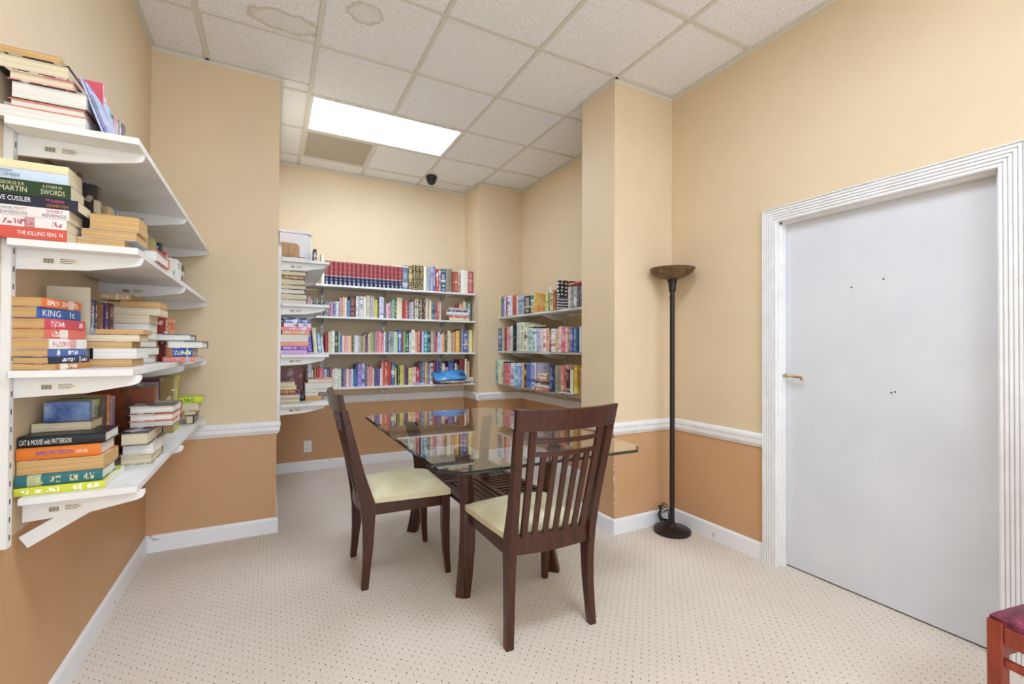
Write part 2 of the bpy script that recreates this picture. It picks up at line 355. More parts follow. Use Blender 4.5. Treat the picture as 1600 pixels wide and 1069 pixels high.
# outlet
OUT=mat('white outlet plastic','eeeeea',.35); n_=noise(OUT,30,2); bump(OUT,n_.outputs[0],.02)
oo=tag(empty('wall_outlet',(.345,YB,.247)),'white duplex power outlet low on the alcove back wall','outlet')
b=MB(); b.box(-.036,.036,-.006,0,-.058,.058); b.build('cover_plate',OUT,oo,bevel=.002)
for z in (-.022,.022):
    b=MB(); b.box(-.017,.017,-.009,-.006,z-.014,z+.014); f=b.build('socket',OUT,oo,bevel=.002)
    b=MB()
    for x in (-.007,.007): b.box(x-.0015,x+.0015,-.0095,-.0088,z-.004,z+.006)
    b.box(-.002,.002,-.0095,-.0088,z-.011,z-.007); b.build('slot',HOLE,f)['kind']='stuff'
# ------------------------------------------------------------- furniture materials
def wood(name,c1,c2,rough=.28):
    m=mat(name,c1,rough); tc=N(m,'ShaderNodeTexCoord'); mp=N(m,'ShaderNodeMapping'); mp.inputs['Scale'].default_value=(14,14,2.2); L(m,tc.outputs['Object'],mp.inputs[0])
    n=noise(m,4,5,vec=mp.outputs[0]); r=ramp(m,n.outputs[0],[(.3,c1),(.7,c2)]); L(m,r.outputs[0],bsdf(m).inputs['Base Color']); bump(m,n.outputs[0],.04)
    return m
WALNUT=wood('dark walnut stained wood','37190f','4e281a')
CREAM=mat('cream woven upholstery','e0d3ac',.85,spec=.2)
n_=noise(CREAM,6,3); r_=ramp(CREAM,n_.outputs[0],[(.3,'d4c59a'),(.7,'e6dbb8')]); L(CREAM,r_.outputs[0],bsdf(CREAM).inputs['Base Color']); n2_=noise(CREAM,420,2); bump(CREAM,n2_.outputs[0],.3,.001)
# ------------------------------------------------------------- dining chairs
def cushion(parent,w0,w1,y0,y1,z0,th,m,name='seat'):
    nx,ny=14,14; b=MB(); top=[]; 
    def P(i,j,k):
        u=-1+2*i/nx; v=-1+2*j/ny
        e=1-.035*(abs(u)**6+0) ; w_=(w0+(w1-w0)*(v+1)/2)
        x=u*w_*(1-.07*max(0,abs(v)-.75)**2*16*.3); y=(y0+y1)/2+v*(y1-y0)/2*(1-.05*max(0,abs(u)-.75)**2*16*.3)
        ed=max(abs(u),abs(v)); h=(1-ed**4)*.45+(1-u*u)*(1-v*v)*.55
        return Vector((x,y,z0+(th*.30+th*.70*h if k else 0)))
    vs=[P(i,j,1) for i in range(nx+1) for j in range(ny+1)]
    fs=[(i*(ny+1)+j,(i+1)*(ny+1)+j,(i+1)*(ny+1)+j+1,i*(ny+1)+j+1) for i in range(nx) for j in range(ny)]
    ring=[(i,0) for i in range(nx)]+[(nx,j) for j in range(ny)]+[(i,ny) for i in range(nx,0,-1)]+[(0,j) for j in range(ny,0,-1)]
    o=len(vs); 
    for i,j in ring:
        p=P(i,j,0); vs.append(Vector((p.x,p.y,z0)))
    n=len(ring)
    for k in range(n):
        a=ring[k]; c=ring[(k+1)%n]; fs.append((a[0]*(ny+1)+a[1],o+k,o+(k+1)%n,c[0]*(ny+1)+c[1]))
    fs.append(tuple(range(o,o+n))); b.add(vs,fs)
    return b.build(name,m,parent,smooth=True)
PZ=[0,.10,.20,.32,.38,.43,.50,.60,.70,.80,.90,.93]
PB=[-.238,-.233,-.230,-.233,-.240,-.246,-.257,-.276,-.298,-.320,-.340,-.345]
PF=[-.203,-.192,-.180,-.172,-.168,-.168,-.192,-.226,-.254,-.281,-.306,-.313]
PXo=[.228,.223,.219,.217,.217,.217,.219,.223,.229,.235,.240,.242]
def interp(z,A):
    for i in range(len(PZ)-1):
        if z<=PZ[i+1]: t=(z-PZ[i])/(PZ[i+1]-PZ[i]); return A[i]+(A[i+1]-A[i])*t
    return A[-1]
def make_chair(label,loc,rz):
    r=tag(empty('dining_chair',loc,rz),label,'chair','dining chairs at the glass table')
    hw=.018
    def post(sx,z0,z1,name):
        b=MB(); zs=[z for z in PZ if z0<=z<=z1]
        b.bar([(sx*(interp(z,PXo)-hw),(interp(z,PB)+interp(z,PF))/2,z) for z in zs],hw,[(interp(z,PF)-interp(z,PB))/2 for z in zs],(1,0,0),(0,1,0))
        return b.build(name,WALNUT,r)
    for sx in (-1,1):
        post(sx,0,.43,'leg'); post(sx,.43,.93,'back_post')
        b=MB(); b.bar([(sx*.226,.226,0),(sx*.222,.215,.12),(sx*.219,.210,.25),(sx*.218,.210,.43)],[.014,.018,.022,.023],[.014,.018,.022,.023],(1,0,0),(0,1,0)); b.build('leg',WALNUT,r)
    # seat rails
    b=MB()
    for sx in (-1,1): b.bar([(sx*.205,-.19,.405),(sx*.212,.19,.405)],.011,.030,(1,0,0),(0,0,1))
    n=8; b.bar([(-.20+.40*i/n,.216+.018*(1-(2*i/n-1)**2),.405) for i in range(n+1)],.011,.030,(0,1,0),(0,0,1))
    b.build('seat_rail',WALNUT,r)
    b=MB(); n=8; b.bar([(-.20+.40*i/n,-.212-.022*(1-(2*i/n-1)**2),.422) for i in range(n+1)],.014,.040,(0,1,0),(0,0,1)); b.build('back_rail',WALNUT,r)
    cushion(r,.208,.240,-.205,.240,.434,.088,CREAM)
    # crest rail
    n=12; b=MB(); secs=[]
    for i in range(n+1):
        t=2*i/n-1; bow=-.030*(1-t*t); sec=[]
        zt=1.008+.006*t*t; zb=.925-.006*(1-t*t)
        for z,y in ((zb,-.345),(zt,-.362),(zt,-.338),(zb,-.320)):
            sec.append(Vector((t*(.242+.006*(z-.93)/.08),y+bow,z)))
        secs.append(sec)
    b.loft(secs); b.build('crest_rail',WALNUT,r,smooth=True,bevel=.003)
    def bow(x): t=x/.24; return -.028*(1-t*t)
    def cy(z): return (interp(z,PB)+interp(z,PF))/2
    for xt,xb in [(-.165,-.148),(.165,.148)]:
        b=MB(); zs=[.455,.50,.60,.70,.80,.90,.928]
        b.bar([(xb+(xt-xb)*(z-.455)/.47,cy(z)+bow(xb+(xt-xb)*(z-.455)/.47),z) for z in zs],.0145,.009,(1,0,0),(0,1,0)); b.build('stile',WALNUT,r)
    for z in (.878,.822):
        b=MB(); n=8; xw=.156; b.bar([(-xw+2*xw*i/n,cy(z)+bow(-xw+2*xw*i/n),z+.004*(1-(2*i/n-1)**2)*-1) for i in range(n+1)],.008,.009,(0,1,0),(0,0,1)); b.build('cross_rail',WALNUT,r)
    for k in range(5):
        xt=-.108+.054*k; xb=xt*.92; b=MB(); zs=[.455,.50,.58,.66,.74,.815]
        b.bar([(xb+(xt-xb)*(z-.455)/.36,cy(z)+bow(xt),z) for z in zs],.0125,.006,(1,0,0),(0,1,0)); b.build('slat',WALNUT,r)
    return r
make_chair('dark walnut dining chair seen from behind at the near end of the glass table',(1.105,1.915,0),math.radians(-1.5))
c1=make_chair('dark walnut dining chair seen side-on at the left of the glass table',(.668,2.668,0),math.radians(-91))
b=MB(); b.box(-.2482,-.2475,-.352,-.322,.93,.934,M=None); o=b.build('scratch',CHIP,c1); o['label']='pale scratch on the near back post'
# ------------------------------------------------------------- glass table
GLASS=bpy.data.materials.new('greenish clear glass'); GLASS.use_nodes=True
bs=bsdf(GLASS); bs.inputs['Base Color'].default_value=(.93,.97,.94,1); bs.inputs['Roughness'].default_value=.0; bs.inputs['Transmission Weight'].default_value=1; bs.inputs['IOR'].default_value=1.52
n_=noise(GLASS,2,1); bump(GLASS,n_.outputs[0],.01,.001)
GEDGE=mat('dark green glass edge','263a33',.12); n_=noise(GEDGE,10,2); bump(GEDGE,n_.outputs[0],.01)
TX,TY=1.157,2.613
tb=tag(empty('dining_table',(TX,TY,0)),'octagonal clear glass table on a dark walnut base with slatted shelf','table')
hx,hy,ct=.549,.897,.088
def octo(d,z): 
    a,c_,q=hx-d,hy-d,ct-d*.4
    return [Vector((x,y,z)) for x,y in ((-a+q,-c_),(a-q,-c_),(a,-c_+q),(a,c_-q),(a-q,c_),(-a+q,c_),(-a,c_-q),(-a,-c_+q))]
b=MB(); b.loft([octo(.004,.738),octo(0,.741),octo(0,.747),octo(.013,.750)])
for i,f in enumerate(b.f):
    pass
go=b.build('glass_top',[GLASS,GEDGE],tb)
for p in go.data.polygons:
    if abs(p.normal.z)<.6: p.material_index=1
BX,BY=-.010,.020; LX,LY=.275,.455
K=[(0,.060,.034,.024),(.10,.038,.034,.025),(.25,.012,.034,.026),(.40,0,.036,.027),(.50,.010,.036,.027),(.62,.040,.038,.026),(.737,.085,.040,.025)]
for sx in (-1,1):
    for sy in (-1,1):
        e=Vector((sx*.707,sy*.707,0)); p=Vector((-e.y,e.x,0)); b=MB()
        b.bar([Vector((BX+sx*(LX-.042),BY+sy*(LY-.042),k[0]))+e*(k[1]) for k in K],[k[2] for k in K],[k[3] for k in K],e,p); b.build('leg',WALNUT,tb,smooth=False)
sz=.430; sxh,syh=.245,.420
b=MB()
for a in ((-sxh,sxh,-syh,-syh+.032),(-sxh,sxh,syh-.032,syh),(-sxh,-sxh+.032,-syh+.032,syh-.032),(sxh-.032,sxh,-syh+.032,syh-.032),(-.016,.016,-syh+.032,syh-.032),(-sxh+.032,-.016,-.016,.016),(.016,sxh-.032,-.016,.016)):
    b.box(BX+a[0],BX+a[1],BY+a[2],BY+a[3],sz-.012,sz+.012)
sh=b.build('lower_shelf',WALNUT,tb)
for qx in (0,1):
    for qy in (0,1):
        x0=BX+(-sxh+.032 if qx==0 else .016); x1=BX+(-.016 if qx==0 else sxh-.032); y0=BY+(-syh+.032 if qy==0 else .016); y1=BY+(-.016 if qy==0 else syh-.032)
        if qx==qy:
            n=5; 
            for k in range(n):
                x=x0+(x1-x0)*(k+.5)/n; b=MB(); b.box(x-.011,x+.011,y0,y1,sz-.008,sz+.008); b.build('slat',WALNUT,sh)
        else:
            n=8
            for k in range(n):
                y=y0+(y1-y0)*(k+.5)/n; b=MB(); b.box(x0,x1,y-.011,y+.011,sz-.008,sz+.008); b.build('slat',WALNUT,sh)
# ------------------------------------------------------------- floor lamp
BRONZE=mat('dark bronze lamp metal','2a211d',.38,.3); n_=noise(BRONZE,70,3); bump(BRONZE,n_.outputs[0],.08)
BOWL=mat('mottled brown lamp bowl','6a5238',.45,.3); n_=noise(BOWL,22,5); r_=ramp(BOWL,n_.outputs[0],[(.3,'4c3826'),(.7,'86694a')]); L(BOWL,r_.outputs[0],bsdf(BOWL).inputs['Base Color'])
lp=tag(empty('floor_lamp',(2.440,2.262,0)),'tall dark bronze torchiere floor lamp standing in the corner by the pier','lamp')
b=MB(); b.lathe([(.118,0),(.122,.004),(.122,.022),(.114,.028),(.060,.036),(.030,.046),(.020,.062),(.014,.064)],n=48); b.build('base',BRONZE,lp,smooth=True)
b=MB(); b.lathe([(.0165,.05),(.0165,1.60),(.020,1.602),(.020,1.61),(.0165,1.612),(.0165,1.66)],n=20); b.build('pole',BRONZE,lp,smooth=True)
b=MB(); b.lathe([(.020,1.645),(.024,1.652),(.024,1.665),(.026,1.70),(.034,1.725),(.038,1.735),(.02,1.737)],n=24); b.build('socket',BRONZE,lp,smooth=True)
b=MB(); b.lathe([(.030,1.728),(.070,1.738),(.110,1.758),(.140,1.783),(.149,1.800),(.150,1.803),(.146,1.803),(.137,1.786),(.107,1.763),(.068,1.744),(.030,1.735)],n=56); b.build('lamp_shade',BOWL,lp,smooth=True)
b=MB(); b.tube([(-.02,-.01,1.685),(-.050,-.022,1.684)],.0025,6); b.lathe([(.001,-.005),(.005,0),(.001,.005)],(-.052,-.023,1.684),8); b.build('switch',BRONZE,lp)
random.seed(3); b=MB()
for k in range(4):
    R_=.040+.008*k; pts=[]
    for i in range(26):
        a=2*math.pi*i/25; pts.append((.03+.015*k-.02+R_*math.cos(a)*.9,.075+.012*k+R_*.25*math.sin(a),.085+R_*.8*math.sin(a)+.012*math.sin(3*a+k)))
    b.tube(pts,.0035,6)
b.tube([(-.02,.08,.05),(-.05,.08,.10),(-.035,.07,.14)],.0045,6); b.tube([(-.035,.07,.14),(-.050,.068,.165)],.008,6)
b.build('power_cord',BLK,lp,smooth=True)
# ------------------------------------------------------------- red chair at the right edge
RED=wood('cherry red stained wood','7c2a18','a04022',.3)
VIN=mat('maroon patterned vinyl','6e1f33',.5)
n_=noise(VIN,38,3); r_=ramp(VIN,n_.outputs[0],[(.35,'561628'),(.62,'84304a'),(.80,'a86070')]); L(VIN,r_.outputs[0],bsdf(VIN).inputs['Base Color']); bump(VIN,n_.outputs[0],.2,.002)
rc=tag(empty('side_chair',(1.905,.557,0),math.radians(-10)),'cherry red wooden chair with maroon padded seat at the right edge by the door','chair')
S_=.42
for x,y in ((0,0),(0,-S_),(S_,0),(S_,-S_)):
    if x==0:
        b=MB(); b.bar([(x+.02,y-.02 if y==0 else y+.02,0),(x+.02,y-.02 if y==0 else y+.02,.45)],.0185,.0185,(1,0,0),(0,1,0)); b.build('leg',RED,rc)
    else:
        b=MB(); yy=y-.02 if y==0 else y+.02; b.bar([(x-.01,yy,0),(x-.02,yy,.45)],.0185,.0185,(1,0,0),(0,1,0)); b.build('leg',RED,rc)
        b=MB(); b.bar([(x-.02,yy,.45),(x+.03,yy,.70),(x+.07,yy,.92)],.016,.0185,(1,0,0),(0,1,0)); b.build('back_post',RED,rc)
b=MB(); b.bar([(.04,-.02,.415),(S_-.04,-.02,.415)],.012,.026,(0,1,0),(0,0,1)); b.bar([(.04,-S_+.02,.415),(S_-.04,-S_+.02,.415)],.012,.026,(0,1,0),(0,0,1))
b.bar([(.02,-.04,.415),(.02,-S_+.04,.415)],.012,.026,(1,0,0),(0,0,1)); b.bar([(S_-.02,-.04,.415),(S_-.02,-S_+.04,.415)],.012,.026,(1,0,0),(0,0,1)); b.build('seat_rail',RED,rc)
for q in (((.02,-.04,.335),(.02,-S_+.04,.335),(1,0,0)),((.04,-.02,.355),(S_-.04,-.02,.355),(0,1,0)),((.04,-S_+.02,.355),(S_-.04,-S_+.02,.355),(0,1,0))):
    b=MB(); b.bar([q[0],q[1]],.009,.011,q[2],(0,0,1)); b.build('stretcher',RED,rc)
cu=cushion(rc,.205,.205,-.21,.21,.442,.055,VIN,'seat'); cu.location=(S_/2+.006,-S_/2,0)
b=MB(); b.bar([(S_+.035,-.04,.72),(S_+.035,-S_+.04,.72)],.012,.04,(1,0,0),(0,0,1)); b.bar([(S_+.07,-.0,.90),(S_+.07,-S_,.90)],.012,.05,(1,0,0),(0,0,1)); b.build('back_rail',RED,rc)
b=MB(); b.box(S_+.03,S_+.055,-S_+.04,-.04,.76,.85); b.build('back_pad',VIN,rc,bevel=.008)
# ------------------------------------------------------------- shelves
LABELP=mat('printed pale sticker','e6ddc8',.5); n_=noise(LABELP,30,2); bump(LABELP,n_.outputs[0],.02)
INK=mat('dark print','4a3a30',.7); n_=noise(INK,50,2); bump(INK,n_.outputs[0],.02)
def plate(pts,thick,axis,name,m,parent):
    """pts (u,z) polygon, extruded along axis about 0"""
    b=MB(); s=[]
    for t in (-thick/2,thick/2): s.append([Vector((u,t,z)) if axis=='Y' else Vector((t,u,z)) for u,z in pts])
    b.loft(s); return b.build(name,m,parent)
def bracket(parent,x,y,z,dirv,length,hh,tip,thick,brace=False):
    """dirv unit (dx,dy) from the wall outwards"""
    pts=[(0,0),(0,-hh),(length*.55,-hh*.86),(length-.02,-tip),(length-.006,-tip*.8),(length,-tip*.4),(length,0)]
    b=MB(); s=[]
    px,py=-dirv[1],dirv[0]
    for t in (-thick/2,thick/2): s.append([Vector((x+dirv[0]*u+px*t,y+dirv[1]*u+py*t,z+q)) for u,q in pts])
    b.loft(s); o=b.build('bracket',METALW,parent); 
    return o
def barcode(parent,x,y,z,s=1.0):
    b=MB(); b.box(x,x+.085*s,y-.0008,y-.0002,z-.008*s,z+.010*s); st=b.build('sticker',LABELP,parent,fix=True)
    b=MB(); u=x+.006
    for k in range(9): w_=(.0012,.0020,.0008)[k%3]; b.box(u,u+w_,y-.0014,y-.0009,z-.006*s,z+.007*s); u+=w_+.0012
    for k,(q,l) in enumerate(((.006,.030),(.001,.036),(-.004,.028))): b.box(x+.042,x+.042+l,y-.0014,y-.0009,z+q,z+q+.0016)
    b.build('barcode',INK,st)['kind']='stuff'
def shelf(name_label,x0,x1,y0,y1,zt,brk,th=.019,group=None,**k):
    r=tag(empty('wall_shelf',((x0+x1)/2,(y0+y1)/2,zt-th)),name_label,'shelf',group)
    cx,cy_,cz=r.location
    b=MB(); b.box(x0-cx,x1-cx,y0-cy_,y1-cy_,0,th); b.build('board',SHELFW,r,bevel=.0012)
    for i,(bx,by,d,ln) in enumerate(brk):
        o=bracket(r,bx-cx,by-cy_,-.0003,d,ln,k.get('hh',.05),k.get('tip',.012),k.get('tk',.010))
        if k.get('code') and i<k['code']: barcode(o,bx-cx+.052,by-cy_-k.get('tk',.01)/2,-.030)
    return r
gl='white shelves on the left wall'; UP=.020
for nm,zt,y0,xf in (('top white shelf on the near left wall',1.871,1.715,-.351),('second white shelf from the top on the near left wall',1.548,1.740,-.355),('third white shelf from the top on the near left wall',1.183,1.757,-.366),('lowest white shelf on the near left wall with loose piles',.812,1.825,-.366)):
    sh=shelf(nm,XL+UP+.002,xf,y0,PLY-.002,zt,[(XL+UP+.001,y,(1,0),.285) for y in (max(1.80,y0+.04),2.60,3.42)],group=gl,hh=.058,tip=.030,tk=.012,code=2,th=.020)
    if zt<.9:
        cx,cy_,cz=sh.location
        for y in (y0+.04,3.42):
            b=MB(); b.bar([(-.46-cx,y-cy_,-.012),(XL+UP+.003-cx,y-cy_,-.118)],.0045,.020,(0,1,0),(.5,0,-.86)); b.build('brace',METALW,sh)
def upright(x,y,z0,z1,d,label,group,wd=.026,dp=.018):
    r=tag(empty('shelf_upright',(x,y,z0)),label,'shelf upright',group); b=MB(); h=z1-z0; px,py=abs(d[1]),abs(d[0])
    def bx(o,a0,a1,b0,b1,z0_,z1_):
        if d[0]: o.box(min(a0*d[0],a1*d[0]),max(a0*d[0],a1*d[0]),b0,b1,z0_,z1_)
        else: o.box(b0,b1,min(a0*d[1],a1*d[1]),max(a0*d[1],a1*d[1]),z0_,z1_)
    bx(b,0,.002,-wd/2,wd/2,0,h); bx(b,.0022,dp,-wd/2,-wd/2+.003,0,h); bx(b,.0022,dp,wd/2-.003,wd/2,0,h); bx(b,dp+.0001,dp+.0018,-wd/2,wd/2,0,h)
    b.build('channel',METALW,r); b=MB()
    for k in range(int(h/.05)): bx(b,dp+.0019,dp+.0024,-.003,.003,.02+k*.05,.035+k*.05)
    b.build('slots',HOLE,r)['kind']='stuff'
for k,y in enumerate((1.785,2.60,3.42)): upright(XL+.0005,y,.69,1.93,(1,0),('white slotted metal upright at the near end of the left wall shelves','white slotted metal upright behind the middle of the left wall shelves','white slotted metal upright in the far corner of the left wall shelves')[k],'uprights on the left wall')
gb='white shelves on the alcove back wall'
BR=(.465,1.086,1.727)
for nm,zt in (('top white shelf on the alcove back wall under the dark red set',1.862),('second white shelf from the top on the alcove back wall',1.553),('third white shelf from the top on the alcove back wall',1.20),('lowest white shelf on the alcove back wall just over the chair rail',.857)):
    shelf(nm,PLX+.003,BPX-.002,4.745,YB-.022,zt,[(x,YB-.021,(0,-1),.275) for x in BR],group=gb,hh=.055,tip=.010,tk=.008)
for k,x in enumerate(BR): upright(x,YB-.0005,.76,2.02 if k else 1.95,(0,-1),('white slotted upright on the alcove back wall, nearest the left wall','white slotted upright in the middle of the alcove back wall','white slotted upright on the alcove back wall, nearest the pier')[k],'uprights on the alcove back wall')
gn='white shelves on the alcove left wall'
for nm,zt in (('top white shelf on the alcove left wall holding the white bin',1.862),('second white shelf from the top on the alcove left wall',1.553),('third white shelf from the top on the alcove left wall',1.20),('lowest white shelf on the alcove left wall',.857)):
    shelf(nm,PLX+.022,.372,3.500,4.743,zt,[(PLX+.021,y,(1,0),.285) for y in (3.545,4.55)],group=gn,hh=.058,tip=.026,tk=.012,code=1)
for k,y in enumerate((3.545,4.55)): upright(PLX+.0005,y,.70,1.95,(1,0),('white upright on the alcove left wall close to the pier corner','white upright on the alcove left wall deep in the corner')[k],'uprights on the alcove left wall')
gr='white shelves on the alcove right wall'
for nm,zt in (('top white shelf on the alcove right wall',1.60),('middle white shelf on the alcove right wall',1.218),('lowest white shelf on the alcove right wall',.857)):
    shelf(nm,2.285,XR-.022,PRY1+.004,BPY-.002,zt,[(XR-.021,y,(-1,0),.27) for y in (4.42,3.76,3.05)],group=gr,hh=.055,tip=.012,tk=.010)
for k,y in enumerate((4.42,3.76,3.05)): upright(XR-.0005,y,.76,1.72,(-1,0),('white upright on the alcove right wall nearest the back pier','white upright in the middle of the alcove right wall','white upright on the alcove right wall behind the near pier')[k],'uprights on the alcove right wall')
# small round wall knob between shelves on the alcove right wall
b=MB(); b.lathe([(.004,0),(.006,.012),(.016,.016),(.018,.026),(.010,.034)],n=16); o=b.build('wall_knob',BRASS,smooth=True); o.matrix_world=Matrix.Translation((XR,4.18,1.50))@Matrix.Rotation(-math.pi/2,4,'Y'); o.parent=bpy.data.objects['wall_right']; o['label']='small brass knob'
B1=[(1.231, 1.297, 0.259, '7d8797', 'c9ccd2', 0),
 (1.3, 1.342, 0.258, '8f775c', 'd8c08a', 0),
 (1.345, 1.388, 0.271, '2a2018', 'd8c070', 2),
 (1.391, 1.431, 0.275, '2a2018', 'd8c070', 2),
 (1.434, 1.474, 0.273, '2a2018', 'd8c070', 2),
 (1.479, 1.518, 0.268, 'f3ebcc', 'f2ead8', 0),
 (1.522, 1.54, 0.265, 'b9c6d8', '6a7a90', 0),
 (1.543, 1.559, 0.254, '7f9a98', 'f2ead8', 0),
 (1.562, 1.591, 0.265, 'c6bcd6', '8f88a8', 0),
 (1.592, 1.626, 0.274, '7584bd', 'e8e0d8', 0),
 (1.63, 1.658, 0.25, 'd2543e', 'f2ead8', 0),
 (1.661, 1.69, 0.259, 'c98f8f', 'f2ead8', 0),
 (1.693, 1.752, 0.259, '2f6f8c', 'eef2f2', 0),
 (1.755, 1.834, 0.266, 'a39484', '8a7a6c', 0),
 (1.838, 1.861, 0.236, 'a8503a', 'd8b090', 0),
 (1.863, 1.898, 0.238, 'b4563f', 'e0b898', 0),
 (1.902, 1.935, 0.235, 'dcb8a8', 'b06a60', 0),
 (1.942, 2.031, 0.265, 'f2ece0', 'f2ead8', 0),
 (2.036, 2.1, 0.257, 'c0706f', 'd8a0a0', 0)]
B2=[(0.309, 0.339, 0.186, 'e8a8b0', 'f2ead8', 0),
 (0.339, 0.357, 0.158, 'ece6e0', '241f1f', 0),
 (0.357, 0.384, 0.17, '30302e', 'f2ead8', 0),
 (0.387, 0.402, 0.165, '98a8a0', 'f2ead8', 0),
 (0.404, 0.424, 0.145, '2c2c30', 'f2ead8', 0),
 (0.427, 0.452, 0.146, '332c30', 'f2ead8', 0),
 (0.455, 0.475, 0.147, '2a2a2c', 'f2ead8', 0),
 (0.478, 0.498, 0.146, '77808c', 'f2ead8', 0),
 (0.5, 0.519, 0.144, '8a4a5c', 'f2ead8', 0),
 (0.521, 0.544, 0.145, 'e0a8d0', 'b070a0', 0),
 (0.546, 0.569, 0.149, '5a6890', 'f2ead8', 0),
 (0.57, 0.599, 0.151, 'eef0f2', '3f5a8c', 0),
 (0.601, 0.627, 0.183, 'c08488', 'f2ead8', 0),
 (0.63, 0.651, 0.196, 'ecc0a0', 'b07850', 0),
 (0.652, 0.672, 0.197, 'f4e6d0', 'c09060', 0),
 (0.675, 0.702, 0.167, '6a9cc8', '20406c', 0),
 (0.704, 0.757, 0.215, '4a4448', 'd0553c', 3),
 (0.759, 0.786, 0.214, 'efeae2', '2f3a50', 0),
 (0.789, 0.834, 0.214, 'dcd8d8', '606468', 0),
 (0.837, 0.856, 0.216, 'f6efd8', 'f2ead8', 0),
 (0.859, 0.9, 0.229, 'd9d3bd', 'a8a090', 0),
 (0.903, 0.922, 0.222, 'cfc4d0', '8a8090', 0),
 (0.924, 0.945, 0.221, 'dcd8b0', '507050', 0),
 (0.946, 0.974, 0.19, 'e6dd82', '8a7a30', 0),
 (0.975, 0.99, 0.163, '4a4028', 'd8b050', 0),
 (0.991, 1.032, 0.219, 'e8e4f0', '5f86b8', 0),
 (1.035, 1.059, 0.172, '8a8078', '2c2828', 0),
 (1.06, 1.087, 0.159, 'e0c4d6', 'b080a0', 0),
 (1.088, 1.11, 0.178, 'd05a7c', 'f2ead8', 0),
 (1.112, 1.118, 0.175, '5c8a5c', 'f2ead8', 0),
 (1.119, 1.145, 0.206, '58b08a', 'f2ead8', 0),
 (1.117, 1.141, 0.2, '8fd0b0', '206848', 0),
 (1.143, 1.166, 0.21, '20503c', 'f2ead8', 0),
 (1.171, 1.231, 0.224, 'efe4c4', 'e0d0a8', 0),
 (1.234, 1.258, 0.194, 'a52f26', 'c86050', 0),
 (1.259, 1.285, 0.195, 'cf4a48', 'f2ead8', 0),
 (1.288, 1.303, 0.173, '3c4468', 'f2ead8', 0),
 (1.304, 1.327, 0.18, 'bcb6cc', '7a7890', 0),
 (1.328, 1.344, 0.187, 'dcc4a0', 'f2ead8', 0),
 (1.345, 1.369, 0.206, '5f6c7c', 'f2ead8', 0),
 (1.37, 1.4, 0.219, 'efe6c8', '20242c', 0),
 (1.401, 1.424, 0.215, '4a3830', 'f2ead8', 0),
 (1.424, 1.439, 0.228, 'b8946c', 'f2ead8', 0),
 (1.441, 1.461, 0.235, '2e1a16', 'c8a888', 0),
 (1.462, 1.48, 0.233, '4a2c22', 'f2ead8', 0),
 (1.483, 1.502, 0.231, 'f3e8d6', 'c0a890', 0),
 (1.504, 1.524, 0.22, 'c89c96', 'f2ead8', 0),
 (1.524, 1.547, 0.215, 'f5ecc8', 'c0b080', 0),
 (1.552, 1.587, 0.184, '7fa4b4', '2c4050', 0),
 (1.59, 1.612, 0.191, '9a3048', 'f2ead8', 0),
 (1.614, 1.639, 0.196, 'd04838', 'f2ead8', 0),
 (1.641, 1.653, 0.19, 'f0eadc', 'f2ead8', 0),
 (1.868, 1.907, 0.196, 'e08c74', 'f2ead8', 0),
 (1.914, 1.941, 0.217, 'f2e2b4', 'c0a060', 0),
 (1.944, 1.968, 0.219, '5c7480', 'd8dcdc', 0),
 (1.971, 2.009, 0.214, '6fa498', 'dfeee8', 0)]
